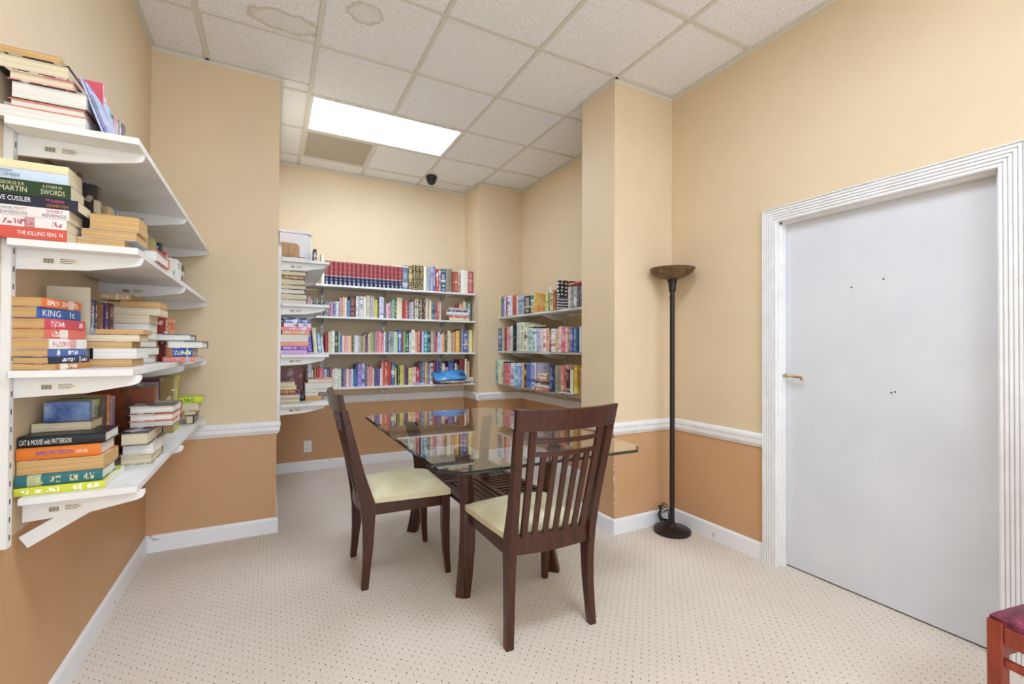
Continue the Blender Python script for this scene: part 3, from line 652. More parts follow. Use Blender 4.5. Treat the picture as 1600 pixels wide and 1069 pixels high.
B3=[(0.472, 0.501, 0.186, 'c0503c', '702018', 0),
 (0.502, 0.53, 0.205, 'e3d5c0', 'a08870', 0),
 (0.531, 0.562, 0.214, 'eeeede', 'd0d0b8', 0),
 (0.564, 0.596, 0.209, '33524e', 'c8b890', 0),
 (0.597, 0.609, 0.204, 'cfe0cc', '789078', 0),
 (0.611, 0.628, 0.169, '7f90b8', '2c3858', 0),
 (0.629, 0.655, 0.166, 'f2dcd4', 'd0a8a0', 0),
 (0.657, 0.689, 0.167, 'ef9c92', 'f8e8e0', 0),
 (0.69, 0.712, 0.167, 'f6e4c0', 'c09858', 0),
 (0.713, 0.726, 0.168, 'e0a878', '241f1f', 0),
 (0.728, 0.744, 0.168, '3c5040', 'f2ead8', 0),
 (0.746, 0.752, 0.168, 'c8c0a8', 'f2ead8', 0),
 (0.753, 0.785, 0.171, 'e8e6e8', 'b8b0c0', 0),
 (0.787, 0.804, 0.166, 'c6c8b0', '888870', 0),
 (0.805, 0.823, 0.163, 'c4b096', '8a7860', 0),
 (0.825, 0.84, 0.164, 'b4b49c', '686850', 0),
 (0.841, 0.856, 0.184, 'd8bca4', '705040', 0),
 (0.858, 0.878, 0.199, '4c3c60', 'c07878', 0),
 (0.88, 0.889, 0.185, 'c8c0b8', 'f2ead8', 0),
 (0.891, 0.906, 0.202, 'f2dfa8', 'c09850', 0),
 (0.907, 0.931, 0.205, 'b8bc8c', '707448', 0),
 (0.932, 0.945, 0.208, '28241c', 'f2ead8', 0),
 (0.946, 0.96, 0.215, 'c8c4c0', '383438', 0),
 (0.962, 0.986, 0.221, 'e8a0a8', '3c2830', 0),
 (0.987, 1.013, 0.216, 'ee8c94', 'f8d8d8', 0),
 (1.014, 1.035, 0.199, 'd85868', 'f2ead8', 0),
 (1.037, 1.058, 0.217, 'eceaf2', '28305c', 0),
 (1.06, 1.084, 0.217, '283450', 'f2ead8', 0),
 (1.087, 1.147, 0.218, 'aeb2b6', '343c3c', 3),
 (1.142, 1.16, 0.219, 'eaf2e4', '508868', 0),
 (1.161, 1.186, 0.219, 'cfe6b4', '78a068', 0),
 (1.189, 1.218, 0.232, '4a70c0', 'e8ecf8', 0),
 (1.22, 1.245, 0.22, '9c5c40', '3850a0', 0),
 (1.246, 1.266, 0.227, 'a4cc80', '608850', 0),
 (1.268, 1.305, 0.233, '2c5c40', 'c8d0c0', 0),
 (1.307, 1.33, 0.21, 'dae8e8', '8098a0', 0),
 (1.332, 1.371, 0.241, 'f5eede', 'c8b8a8', 0),
 (1.373, 1.399, 0.224, 'eec8a8', 'd89878', 0),
 (1.401, 1.43, 0.236, 'd88070', 'e8b0a0', 0),
 (1.432, 1.447, 0.225, '7c2c3c', '202020', 0),
 (1.448, 1.473, 0.225, 'cfd4e8', '8088a0', 0),
 (1.475, 1.52, 0.229, '48a8ac', 'c8ecec', 0),
 (1.522, 1.552, 0.215, '384450', '98c8dc', 0),
 (1.554, 1.586, 0.234, 'c8b49c', 'd8c8b8', 0),
 (1.587, 1.621, 0.228, 'c47c7c', '9c7ca0', 0),
 (1.624, 1.637, 0.167, 'e0a0b4', 'c04858', 0),
 (1.639, 1.669, 0.223, 'dedef0', 'b0b0c8', 0),
 (1.671, 1.689, 0.199, 'f2ece0', 'c8b8a8', 0),
 (1.69, 1.714, 0.215, 'efb898', 'e89870', 0),
 (1.716, 1.75, 0.209, '362c24', 'e8d8b0', 2),
 (1.753, 1.791, 0.238, 'efe6cc', 'd8c8a0', 0),
 (1.792, 1.809, 0.214, 'dfe0b8', '485838', 0),
 (1.811, 1.849, 0.224, 'dcae94', 'c88878', 0),
 (1.852, 1.899, 0.243, 'ecc05c', 'f2dc9c', 0),
 (1.901, 1.919, 0.26, '404430', '808468', 0),
 (1.921, 1.939, 0.26, 'c4bcd8', '8880a8', 0),
 (1.941, 2.011, 0.242, '6c7cb0', 'f0dcc0', 0),
 (2.014, 2.066, 0.253, 'efe496', 'f6f0bc', 0)]
B4=[(0.315, 0.352, 0.23, 'e8e8ee', 'c0c4d0', 0),
 (0.354, 0.37, 0.173, 'f2ead4', 'f2ead8', 0),
 (0.379, 0.397, 0.189, 'd89878', 'a05838', 0),
 (0.399, 0.422, 0.189, 'c8484c', '802830', 0),
 (0.424, 0.465, 0.193, 'e07888', 'f0b0b0', 0),
 (0.468, 0.488, 0.182, 'c8d0ec', '303858', 0),
 (0.489, 0.511, 0.19, '28344c', 'f0f0f0', 0),
 (0.514, 0.537, 0.198, '94587c', 'd0a0b0', 0),
 (0.538, 0.558, 0.181, 'efe2cc', 'c05048', 0),
 (0.56, 0.594, 0.186, 'eae8da', 'c8c0a8', 0),
 (0.595, 0.625, 0.182, 'eef0e0', '689858', 0),
 (0.626, 0.646, 0.179, '2c3c58', '90b888', 0),
 (0.647, 0.673, 0.179, '8c6498', 'd8b8d8', 0),
 (0.674, 0.697, 0.178, 'f6e4d4', 'ecd080', 0),
 (0.698, 0.715, 0.175, 'eca8b8', 'c86080', 0),
 (0.716, 0.739, 0.178, 'cfe4ee', 'e07888', 0),
 (0.741, 0.758, 0.172, '5898c8', '183050', 0),
 (0.759, 0.782, 0.219, '284878', '88a8c8', 0),
 (0.783, 0.82, 0.23, 'bca8e0', '6c4c98', 0),
 (0.821, 0.85, 0.232, 'ccc8ec', '202860', 0),
 (0.851, 0.861, 0.227, '1c1c20', 'f2ead8', 0),
 (0.863, 0.881, 0.204, '8c7898', 'd8d080', 0),
 (0.882, 0.898, 0.198, 'eab0a8', 'c07878', 0),
 (0.899, 0.922, 0.209, 'd88888', 'f4d8c8', 0),
 (0.924, 0.945, 0.18, 'f0d8c4', 'c89080', 0),
 (0.946, 0.97, 0.177, '343050', 'a8a0b8', 0),
 (0.971, 1.001, 0.176, '58409c', '8098c8', 0),
 (1.003, 1.018, 0.176, 'efe8d8', 'f2ead8', 0),
 (1.019, 1.029, 0.239, 'ecc0b8', 'f2ead8', 0),
 (1.029, 1.052, 0.247, 'd04440', 'e88878', 0),
 (1.053, 1.081, 0.244, 'eca890', '6c2018', 0),
 (1.082, 1.115, 0.253, 'd4504c', '8c2828', 0),
 (1.12, 1.159, 0.238, '5484a8', 'f4f2ec', 0),
 (1.161, 1.169, 0.211, '244030', 'f2ead8', 0),
 (1.16, 1.183, 0.183, 'efe89c', 'c8c070', 0),
 (1.185, 1.208, 0.209, '5c5c3c', 'd8d8a0', 0),
 (1.209, 1.248, 0.209, 'dcd474', 'b8a838', 0),
 (1.25, 1.275, 0.208, '947088', '3c2c3c', 0),
 (1.276, 1.301, 0.172, '4c3460', '907898', 0),
 (1.302, 1.344, 0.178, 'ede6a0', 'b8b060', 0),
 (1.345, 1.382, 0.186, 'f6dcd0', 'e0a898', 0),
 (1.383, 1.417, 0.188, 'cc4464', 'f0a8b0', 0),
 (1.418, 1.441, 0.236, '28304c', 'f0e8d0', 0),
 (1.442, 1.477, 0.245, '7088a8', 'a8b8c8', 0),
 (1.48, 1.508, 0.235, 'ecc090', 'd8a070', 0),
 (1.51, 1.538, 0.223, '8890a0', 'a8b0b8', 0),
 (1.539, 1.574, 0.229, 'f2ece6', '3c2838', 0),
 (1.575, 1.61, 0.243, 'b04450', '7c2038', 0),
 (1.612, 1.645, 0.249, '7068b0', '3c3c88', 0),
 (1.647, 1.671, 0.246, '4c7074', 'a8c8c0', 0),
 (1.673, 1.704, 0.224, 'efd8bc', 'e8e0e0', 0),
 (1.706, 1.744, 0.183, 'b880a8', 'f0e8f0', 0),
 (1.746, 1.818, 0.245, '4858a0', '7c84b0', 0),
 (1.82, 1.845, 0.222, 'd8e4dc', '78a080', 0),
 (1.846, 1.878, 0.206, '6c5c38', 'b0a070', 0),
 (1.879, 1.938, 0.262, '9c3c44', 'c8787c', 0),
 (1.94, 1.965, 0.268, 'f6ece0', 'f2ead8', 0),
 (1.976, 2.0, 0.243, 'ecc0a0', 'd8a880', 0)]
R1=[(4.719, 4.656, 0.229, 'efe6a4', 'd8cc80', 0),
 (4.649, 4.58, 0.222, '8c94a4', '5c6474', 0),
 (4.577, 4.528, 0.216, 'dcd8ec', 'a8a8c8', 0),
 (4.525, 4.466, 0.211, 'c86464', '6c3c4c', 0),
 (4.463, 4.414, 0.212, 'ecebf4', '303c60', 0),
 (4.412, 4.355, 0.216, 'e8e6f2', 'a8a8cc', 0),
 (4.351, 4.259, 0.212, 'd07858', 'a04838', 0),
 (4.257, 4.222, 0.205, 'f0d4cc', 'f2ead8', 0),
 (4.219, 4.077, 0.19, 'b4c0cc', '5c7080', 3),
 (4.075, 3.928, 0.175, '2c2824', 'dcd0bc', 3),
 (3.925, 3.878, 0.172, '3c8c94', 'd8e8e0', 0),
 (3.655, 3.608, 0.162, 'dce0a0', '98a868', 0),
 (3.606, 3.566, 0.168, '98a468', '3c4828', 0),
 (3.561, 3.51, 0.166, 'e8d0b0', '5c4438', 0),
 (3.509, 3.466, 0.18, 'b88860', '7c5038', 0),
 (3.291, 3.268, 0.175, '6ca4b4', 'd8e8e8', 0),
 (3.266, 3.237, 0.185, 'e8dccc', 'e0907c', 0),
 (3.235, 3.193, 0.18, '909894', 'b8bcb8', 0),
 (3.191, 3.137, 0.177, 'a8b0ac', 'f0f0e8', 0),
 (3.135, 3.122, 0.175, '6c2c3c', 'f2ead8', 0),
 (3.12, 3.078, 0.172, '2c3c68', 'e8e8f0', 0),
 (3.077, 3.029, 0.164, 'a03838', 'e8d0b0', 0),
 (3.028, 2.973, 0.151, '345040', 'e8e0c0', 0)]
R2=[(4.686, 4.594, 0.251, '545c84', 'c8c0e8', 0),
 (4.586, 4.529, 0.248, 'c8d4b0', '7890b0', 0),
 (4.526, 4.46, 0.252, 'b8503c', '7c3028', 0),
 (4.457, 4.41, 0.263, 'ecb0b8', 'e08890', 0),
 (4.407, 4.349, 0.261, 'eed8dc', 'c06070', 0),
 (4.344, 4.297, 0.272, 'd8ecdc', 'a8c0b0', 0),
 (4.294, 4.235, 0.276, '343c3c', '687070', 0),
 (4.233, 4.135, 0.298, 'dcdcd8', 'b8b8b0', 0),
 (4.13, 4.049, 0.296, 'e6e8c8', '788c3c', 3),
 (4.044, 3.976, 0.244, 'f0ead8', '383434', 0),
 (3.97, 3.875, 0.232, 'cfe6da', '789c98', 0),
 (3.869, 3.801, 0.22, 'e0eeee', '487080', 0),
 (3.798, 3.728, 0.215, 'd4cce8', '9088b0', 0),
 (3.726, 3.693, 0.219, 'f0e4cc', 'c0a080', 0),
 (3.69, 3.649, 0.217, 'f8f0f2', 'd04868', 0),
 (3.647, 3.581, 0.221, 'f4c8a8', 'e08878', 0),
 (3.574, 3.528, 0.219, '5c6048', 'c8c8a8', 0),
 (3.523, 3.468, 0.211, 'f6eeec', 'c83848', 0),
 (3.466, 3.405, 0.193, 'd8cc98', '8c8458', 0),
 (3.4, 3.362, 0.226, 'f8dcdc', 'e890a0', 0),
 (3.36, 3.315, 0.213, 'd87078', 'f0c8c8', 0),
 (3.311, 3.274, 0.209, 'f6d4dc', 'd88098', 0),
 (3.272, 3.234, 0.213, 'a89c58', 'e8d898', 0),
 (3.229, 3.19, 0.209, '746cb8', 'b8b0e0', 0),
 (3.188, 3.138, 0.21, '54849c', 'b0ccd8', 0),
 (3.137, 3.1, 0.205, '3c6c94', '1c2434', 0),
 (3.098, 3.065, 0.216, 'ece8e4', 'd8d0c8', 0),
 (3.061, 3.014, 0.202, 'c07048', 'f0e0c8', 0),
 (3.011, 2.967, 0.201, '486888', 'd8d8e0', 0)]
R3=[(4.743, 4.68, 0.269, 'b8d8d4', '487888', 0),
 (4.676, 4.61, 0.26, 'e4e8c8', 'a0a878', 0),
 (4.607, 4.549, 0.252, 'ece0d0', 'b8a890', 0),
 (4.546, 4.482, 0.243, '4c3c3c', '746464', 0),
 (4.479, 4.346, 0.23, 'e89498', 'a83048', 3),
 (4.343, 4.25, 0.237, 'eceaf4', '6c74a8', 0),
 (4.247, 4.156, 0.203, '88c4dc', 'e8f0e8', 0),
 (4.154, 4.079, 0.212, '90a8dc', 'e8e8f8', 0),
 (4.077, 4.036, 0.238, 'f2dcb8', 'e89858', 0),
 (4.033, 3.978, 0.234, '4c3424', 'e0b860', 0),
 (3.974, 3.881, 0.249, '7c94d0', '284080', 0),
 (3.875, 3.787, 0.252, 'dcdcf0', '38406c', 0),
 (3.53, 3.464, 0.24, '3c4c78', '90a0c0', 0),
 (3.46, 3.406, 0.24, 'b0a890', '787060', 0),
 (3.404, 3.351, 0.242, 'a8a48c', '686450', 0),
 (3.347, 3.301, 0.241, 'e0907c', 'f0c8b0', 0),
 (3.298, 3.255, 0.251, 'dcb8b4', '984c58', 0),
 (3.248, 3.203, 0.214, '5c2430', 'c8a0a0', 0),
 (3.199, 3.16, 0.211, 'f0ecd4', 'c8c8a0', 0),
 (3.156, 3.109, 0.251, 'dcb838', 'f0dc80', 0),
 (3.107, 3.06, 0.233, 'c8a838', '584828', 0),
 (3.059, 3.01, 0.223, 'd89494', 'b06068', 0)]
ENC=(0.463, 1.229, 18, 0.237)
N2=[(0.055, 0.226, 0.031, '8a8c90', 'f2ead8', 'p'),
 (0.062, 0.228, 0.04, '3c4844', 'f2ead8', 'p'),
 (0.054, 0.214, 0.032, '2f4040', 'f2ead8', 'p'),
 (0.06, 0.221, 0.031, '32403a', 'f2ead8', 'p', 'ffe'),
 (0.054, 0.213, 0.04, '4c5044', 'f2ead8', 'p'),
 (0.055, 0.215, 0.025, 'a88058', 'd0b080', 's'),
 (0.057, 0.222, 0.032, '34483c', 'f2ead8', 'p'),
 (0.07, 0.23, 0.035, '3c3c4c', 'f2ead8', 'p')]
N3=[(0.059, 0.232, 0.03, 'e0a8d0', 'a8b0dc', 's'),
 (0.067, 0.235, 0.028, '8c5cb0', 'e0c8f0', 's'),
 (0.068, 0.238, 0.029, 'eca888', 'e08888', 's'),
 (0.056, 0.239, 0.052, 'c8c8a8', 'f2ead8', 'p'),
 (0.073, 0.244, 0.029, 'f0a878', 'b0d8c0', 's'),
 (0.061, 0.256, 0.023, 'e890a8', 'e8e8f8', 's'),
 (0.082, 0.256, 0.028, 'f0d8e0', '404058', 's'),
 (0.084, 0.251, 0.028, '5878b8', 'e8eef8', 's'),
 (0.065, 0.226, 0.012, '2c3034', 'f2ead8', 's')]
N4a=[(0.055, 0.192, 0.03, 'c0bc84', 'f2ead8', 'p'),
 (0.049, 0.195, 0.028, 'b4a4cc', 'f2ead8', 'p'),
 (0.057, 0.163, 0.035, 'a86838', 'c88850', 's'),
 (0.055, 0.17, 0.026, 'e8d48c', 'f2ead8', 'p'),
 (0.053, 0.161, 0.026, 'e0dcc4', 'f2ead8', 'p')]
N4b=[(0.233, 0.342, 0.034, 'dcbc90', 'f2ead8', 'p'),
 (0.231, 0.319, 0.023, 'f0dcd0', 'f2ead8', 'p'),
 (0.228, 0.394, 0.025, 'b8b8b8', 'f2ead8', 'p'),
 (0.227, 0.416, 0.047, 'c8c8c4', 'f2ead8', 'p'),
 (0.245, 0.42, 0.028, 'e8a078', 'f2ead8', 'p')]
S1a=[(-0.655, -0.473, 0.032, 'd8d0c0', 'f2ead8', 'p'),
 (-0.631, -0.474, 0.022, 'e08870', 'f2ead8', 'p'),
 (-0.63, -0.47, 0.05, '2a2c2c', 'f2ead8', 'p'),
 (-0.634, -0.498, 0.027, 'e08898', 'f2ead8', 'p'),
 (-0.661, -0.51, 0.042, '2c2e32', 'f2ead8', 'p'),
 (-0.662, -0.528, 0.019, 'c09858', 'b08848', 'p')]
S2a=[(-0.657, -0.514, 0.032, 'd86858', 'f8e8e0', 's'),
 (-0.658, -0.515, 0.028, 'f0e4dc', 'b06870', 's'),
 (-0.658, -0.51, 0.03, 'eee4dc', 'c03848', 's'),
 (-0.654, -0.491, 0.03, '2c3044', 'f4f0e8', 's'),
 (-0.659, -0.507, 0.041, '2f4c2c', 'c8c8a0', 's'),
 (-0.659, -0.512, 0.029, 'cfdce8', 'e8e4c0', 's'),
 (-0.66, -0.513, 0.023, 'f2e2b8', 'e89858', 's')]
S2b=[(-0.513, -0.402, 0.032, 'd0a068', 'f2ead8', 'p'),
 (-0.503, -0.373, 0.027, 'a8b4bc', 'f2ead8', 'p'),
 (-0.484, -0.367, 0.047, 'dcb078', 'c89858', 'p')]
S2c=[(-0.428, -0.348, 0.039, 'd08078', 'f2ead8', 'p')]
S3a=[(-0.664, -0.54, 0.018, 'c89058', 'f2ead8', 'c'),
 (-0.665, -0.556, 0.02, '283858', 'e8e8f0', 'c'),
 (-0.665, -0.557, 0.022, '5878b0', 'f0f0f0', 'c'),
 (-0.665, -0.554, 0.03, 'eeeae4', 'd89088', 'c'),
 (-0.666, -0.565, 0.028, 'e08070', 'f4ece0', 'c'),
 (-0.666, -0.564, 0.03, 'd8606c', 'f8d8d8', 'c'),
 (-0.666, -0.581, 0.032, '4c7cb8', 'f4f4f0', 'c'),
 (-0.667, -0.571, 0.027, 'f08850', 'f4ece4', 'c')]
S3b=[(-0.555, -0.413, 0.027, 'b87850', 'f2ead8', 'p'),
 (-0.513, -0.4, 0.035, 'e8e4dc', 'f2ead8', 'p'),
 (-0.564, -0.414, 0.022, 'd8c8a8', 'f2ead8', 'p'),
 (-0.539, -0.393, 0.025, '6c4c38', 'f2ead8', 'p'),
 (-0.506, -0.383, 0.017, 'c87858', 'f2ead8', 'p')]
S3c=[(-0.576, -0.432, 0.033, 'b4c0c8', 'f2ead8', 'p'),
 (-0.555, -0.43, 0.035, 'c8a880', 'f2ead8', 'p'),
 (-0.546, -0.396, 0.028, 'f0e0c4', 'f2ead8', 'p'),
 (-0.521, -0.396, 0.028, '283048', 'f2ead8', 'p')]
S3d=[(-0.419, -0.301, 0.023, 'e08868', 'b0b0d0', 's'),
 (-0.384, -0.31, 0.037, '3454b0', 'dce48c', 's'),
 (-0.404, -0.271, 0.034, '303840', 'f2ead8', 'p'),
 (-0.444, -0.316, 0.03, '687888', 'f2ead8', 'p')]
S4a=[(-0.697, -0.45, 0.023, 'd8d850', 'f4f4d8', 's'),
 (-0.692, -0.459, 0.035, '3c7c80', 'c8c890', 's'),
 (-0.673, -0.458, 0.042, 'c89060', 'f2ead8', 'p'),
 (-0.672, -0.465, 0.037, 'e88c40', '5048a0', 's'),
 (-0.693, -0.456, 0.033, '2c3438', 'e8ece8', 's'),
 (-0.652, -0.511, 0.027, 'a89878', 'f2ead8', 'p')]
S4b=[(-0.486, -0.389, 0.038, '9c9458', 'f2ead8', 'p'),
 (-0.479, -0.382, 0.038, 'd8d4c8', 'f2ead8', 'p'),
 (-0.479, -0.396, 0.047, '2c3440', 'e8e8e0', 'p'),
 (-0.48, -0.34, 0.026, '7c3c30', 'f2ead8', 'p'),
 (-0.477, -0.339, 0.026, 'e07850', 'f2ead8', 'p'),
 (-0.482, -0.339, 0.031, '6c7068', 'f2ead8', 'p')]
S4c=[(-0.419, -0.377, 0.048, '5c4c40', 'a89880', 'q'),
 (-0.428, -0.372, 0.029, '6c5c4c', 'f2ead8', 'p'),
 (-0.441, -0.357, 0.04, 'e8d8c8', 'f2ead8', 'p'),
 (-0.45, -0.342, 0.036, 'd4e048', '488828', 's')]
S1u=[(1.951, 1.976, 0.217, 'f6d8d8', 'f2ead8', -0.5),
 (1.977, 2.016, 0.217, 'dcdcec', '9c98b8', -0.5),
 (2.018, 2.066, 0.204, 'a8c8ec', 'f2ead8', -0.5),
 (2.068, 2.104, 0.198, '2c3440', 'f2ead8', -0.5),
 (2.105, 2.166, 0.206, 'd898ac', 'f2ead8', -0.5),
 (2.167, 2.208, 0.217, '8c8c90', 'f2ead8', -0.5),
 (2.208, 2.251, 0.223, '705868', 'f2ead8', -0.5)]
S2u=[(1.882, 1.931, 0.267, '4c3c34', 'c8c0b8', -0.53),
 (1.932, 1.955, 0.272, '3c6c9c', 'f2ead8', -0.53),
 (1.956, 2.01, 0.241, '8c7c70', 'e8e0d8', -0.53),
 (1.909, 1.97, 0.225, '3c3028', 'c8b8a0', -0.5),
 (1.979, 2.104, 0.192, 'd0b888', 'a88c58', -0.5),
 (2.12, 2.158, 0.209, '7890a8', 'f2ead8', -0.5),
 (2.306, 2.377, 0.192, '488870', 'f2ead8', -0.47),
 (2.378, 2.41, 0.204, '8c4c54', 'f2ead8', -0.47),
 (2.411, 2.502, 0.188, 'd8cfc0', 'a09080', -0.47),
 (2.528, 2.669, 0.189, 'a8a058', 'e0d8a0', -0.47),
 (2.684, 2.755, 0.204, '384048', 'f2ead8', -0.47),
 (2.654, 2.76, 0.15, 'a83840', 'f2ead8', -0.44),
 (2.794, 2.95, 0.147, 'e8e0d0', 'f2ead8', -0.44),
 (2.951, 3.107, 0.164, 'f0f0e8', '3c4c4c', -0.44),
 (3.13, 3.216, 0.159, '5c5450', 'f2ead8', -0.44)]
S3u=[(2.022, 2.066, 0.222, '5c70a0', 'e8ecf8', -0.535),
 (2.066, 2.093, 0.226, '243444', 'f2ead8', -0.535),
 (2.107, 2.17, 0.221, '9c6c4c', '603828', -0.535),
 (2.177, 2.215, 0.226, '583880', 'f2ead8', -0.535),
 (2.222, 2.294, 0.23, '5c1c40', 'c89898', -0.535)]
S3v=[(2.551, 2.624, 0.206, 'b04838', 'f2ead8', -0.42),
 (2.64, 2.803, 0.205, 'f0b080', 'c85838', -0.42)]
S4u=[(2.042, 2.082, 0.255, 'c8c8c0', '2c3038', -0.53),
 (2.082, 2.123, 0.255, 'b0c068', '485828', -0.53),
 (2.122, 2.195, 0.258, '6c5c58', '887870', -0.53),
 (2.195, 2.249, 0.258, 'd89860', 'e8c8a0', -0.53),
 (2.249, 2.298, 0.248, 'c0a8c0', '8c7c90', -0.53)]
S4v=[(2.03, 2.252, 0.301, '9c5424', '3c2818', -0.46),
 (2.261, 2.321, 0.294, '8c8c8c', 'f2ead8', -0.46),
 (2.33, 2.798, 0.315, '6c1c3c', '3c3030', -0.46),
 (2.814, 2.878, 0.292, 'b09868', 'f2ead8', -0.46),
 (2.895, 2.981, 0.288, 'a8bc78', 'f2ead8', -0.46),
 (2.981, 3.132, 0.276, 'd4c838', '403c28', -0.46)]
# ------------------------------------------------------------- book materials
def cover_mat(name,kind='OBJECT'):
    m=mat(name,'808080',.38); A=N(m,'ShaderNodeAttribute',attribute_type=kind,attribute_name='tint'); B=N(m,'ShaderNodeAttribute',attribute_type=kind,attribute_name='ink')
    return m,A,B
def spine_deco(m,A,B,scale=1.0):
    tc=N(m,'ShaderNodeTexCoord'); sp=N(m,'ShaderNodeSeparateXYZ'); L(m,tc.outputs['Generated'],sp.inputs[0]); so=N(m,'ShaderNodeSeparateXYZ'); L(m,tc.outputs['Object'],so.inputs[0])
    oi=N(m,'ShaderNodeObjectInfo'); rnd=oi.outputs['Random']
    y=sp.outputs[1]; z=sp.outputs[2]
    cb=N(m,'ShaderNodeCombineXYZ'); L(m,math_(m,'MULTIPLY',so.outputs[1],210),cb.inputs[0]); L(m,math_(m,'MULTIPLY',so.outputs[2],90),cb.inputs[1]); L(m,math_(m,'MULTIPLY',rnd,97),cb.inputs[2])
    n=N(m,'ShaderNodeTexNoise'); n.inputs['Scale'].default_value=1; n.inputs['Detail'].default_value=1; L(m,cb.outputs[0],n.inputs['Vector'])
    let=math_(m,'GREATER_THAN',n.outputs[0],.50)
    cb2=N(m,'ShaderNodeCombineXYZ'); L(m,math_(m,'MULTIPLY',so.outputs[1],26),cb2.inputs[0]); L(m,math_(m,'MULTIPLY',rnd,53),cb2.inputs[1])
    n2=N(m,'ShaderNodeTexNoise'); n2.inputs['Scale'].default_value=1; n2.inputs['Detail'].default_value=0; L(m,cb2.outputs[0],n2.inputs['Vector'])
    word=math_(m,'GREATER_THAN',n2.outputs[0],.44)
    inner=math_(m,'LESS_THAN',math_(m,'ABSOLUTE',math_(m,'SUBTRACT',z,.5)),.27)
    yr=math_(m,'LESS_THAN',math_(m,'ABSOLUTE',math_(m,'SUBTRACT',y,.5)),.43)
    on=math_(m,'MULTIPLY',math_(m,'MULTIPLY',let,word),math_(m,'MULTIPLY',inner,yr))
    # a block or band of the second colour on some spines
    pos=math_(m,'MULTIPLY_ADD',math_(m,'FRACT',math_(m,'MULTIPLY',rnd,17.3)),.7,.15)
    wd=math_(m,'MULTIPLY',math_(m,'FRACT',math_(m,'MULTIPLY',rnd,41.7)),.10)
    band=math_(m,'LESS_THAN',math_(m,'ABSOLUTE',math_(m,'SUBTRACT',y,pos)),wd)
    f=math_(m,'MAXIMUM',on,math_(m,'MULTIPLY',band,.75))
    g=N(m,'ShaderNodeNewGeometry')
    side=math_(m,'LESS_THAN',sp.outputs[0],.06)     # only on the spine itself
    D=N(m,'ShaderNodeAttribute',attribute_type='OBJECT',attribute_name='deco')
    f=math_(m,'MULTIPLY',math_(m,'MULTIPLY',f,side),D.outputs['Fac'])
    # front and back boards carry large soft shapes of the second colour
    n3=noise(m,16,3); art=math_(m,'MULTIPLY',math_(m,'MULTIPLY',math_(m,'GREATER_THAN',n3.outputs[0],.56),math_(m,'SUBTRACT',1,side)),.55)
    f=math_(m,'MAXIMUM',f,math_(m,'MULTIPLY',art,D.outputs['Fac']))
    L(m,mixc(m,f,A.outputs['Color'],B.outputs['Color']),bsdf(m).inputs['Base Color'])
COVER,a_,b_=cover_mat('printed book cover'); spine_deco(COVER,a_,b_)
STUFFC,a_,b_=cover_mat('printed book cover merged','GEOMETRY'); n_=noise(STUFFC,120,1); L(STUFFC,mixc(STUFFC,math_(STUFFC,'MULTIPLY',math_(STUFFC,'GREATER_THAN',n_.outputs[0],.55),.6),a_.outputs['Color'],b_.outputs['Color']),bsdf(STUFFC).inputs['Base Color'])
GILT=mat('black spine with gilt tooling','2a2018',.35); tc=N(GILT,'ShaderNodeTexCoord'); mp=N(GILT,'ShaderNodeMapping'); mp.inputs['Scale'].default_value=(1,55,55); L(GILT,tc.outputs['Object'],mp.inputs[0])
vo=N(GILT,'ShaderNodeTexVoronoi'); vo.inputs['Randomness'].default_value=.35; vo.inputs['Scale'].default_value=1; L(GILT,mp.outputs[0],vo.inputs['Vector']); r_=ramp(GILT,vo.outputs[0],[(.28,'e0cc88'),(.42,'2c2018')]); L(GILT,r_.outputs[0],bsdf(GILT).inputs['Base Color'])
def page_mat(name,c1,c2):
    m=mat(name,c1,.85,spec=.15); tc=N(m,'ShaderNodeTexCoord'); mp=N(m,'ShaderNodeMapping'); mp.inputs['Scale'].default_value=(3,3,700); L(m,tc.outputs['Object'],mp.inputs[0])
    n=noise(m,1,2,vec=mp.outputs[0]); r=ramp(m,n.outputs[0],[(.3,c2),(.7,c1)]); n3=noise(m,8,2)
    r3=ramp(m,n3.outputs[0],[(.3,(.93,.92,.9)),(.7,(1,1,1))]); mu=N(m,'ShaderNodeMix',data_type='RGBA',blend_type='MULTIPLY'); mu.inputs[0].default_value=1
    L(m,r.outputs[0],mu.inputs[6]); L(m,r3.outputs[0],mu.inputs[7]); L(m,mu.outputs[2],bsdf(m).inputs['Base Color']); bump(m,n.outputs[0],.15,.0006); return m
PWHITE=page_mat('white page block','efeae0','dcd5c8'); PCREAM=page_mat('cream page block','e9dcbe','d3c29c'); PTAN=page_mat('yellowed page block','d9b57e','bf9660')
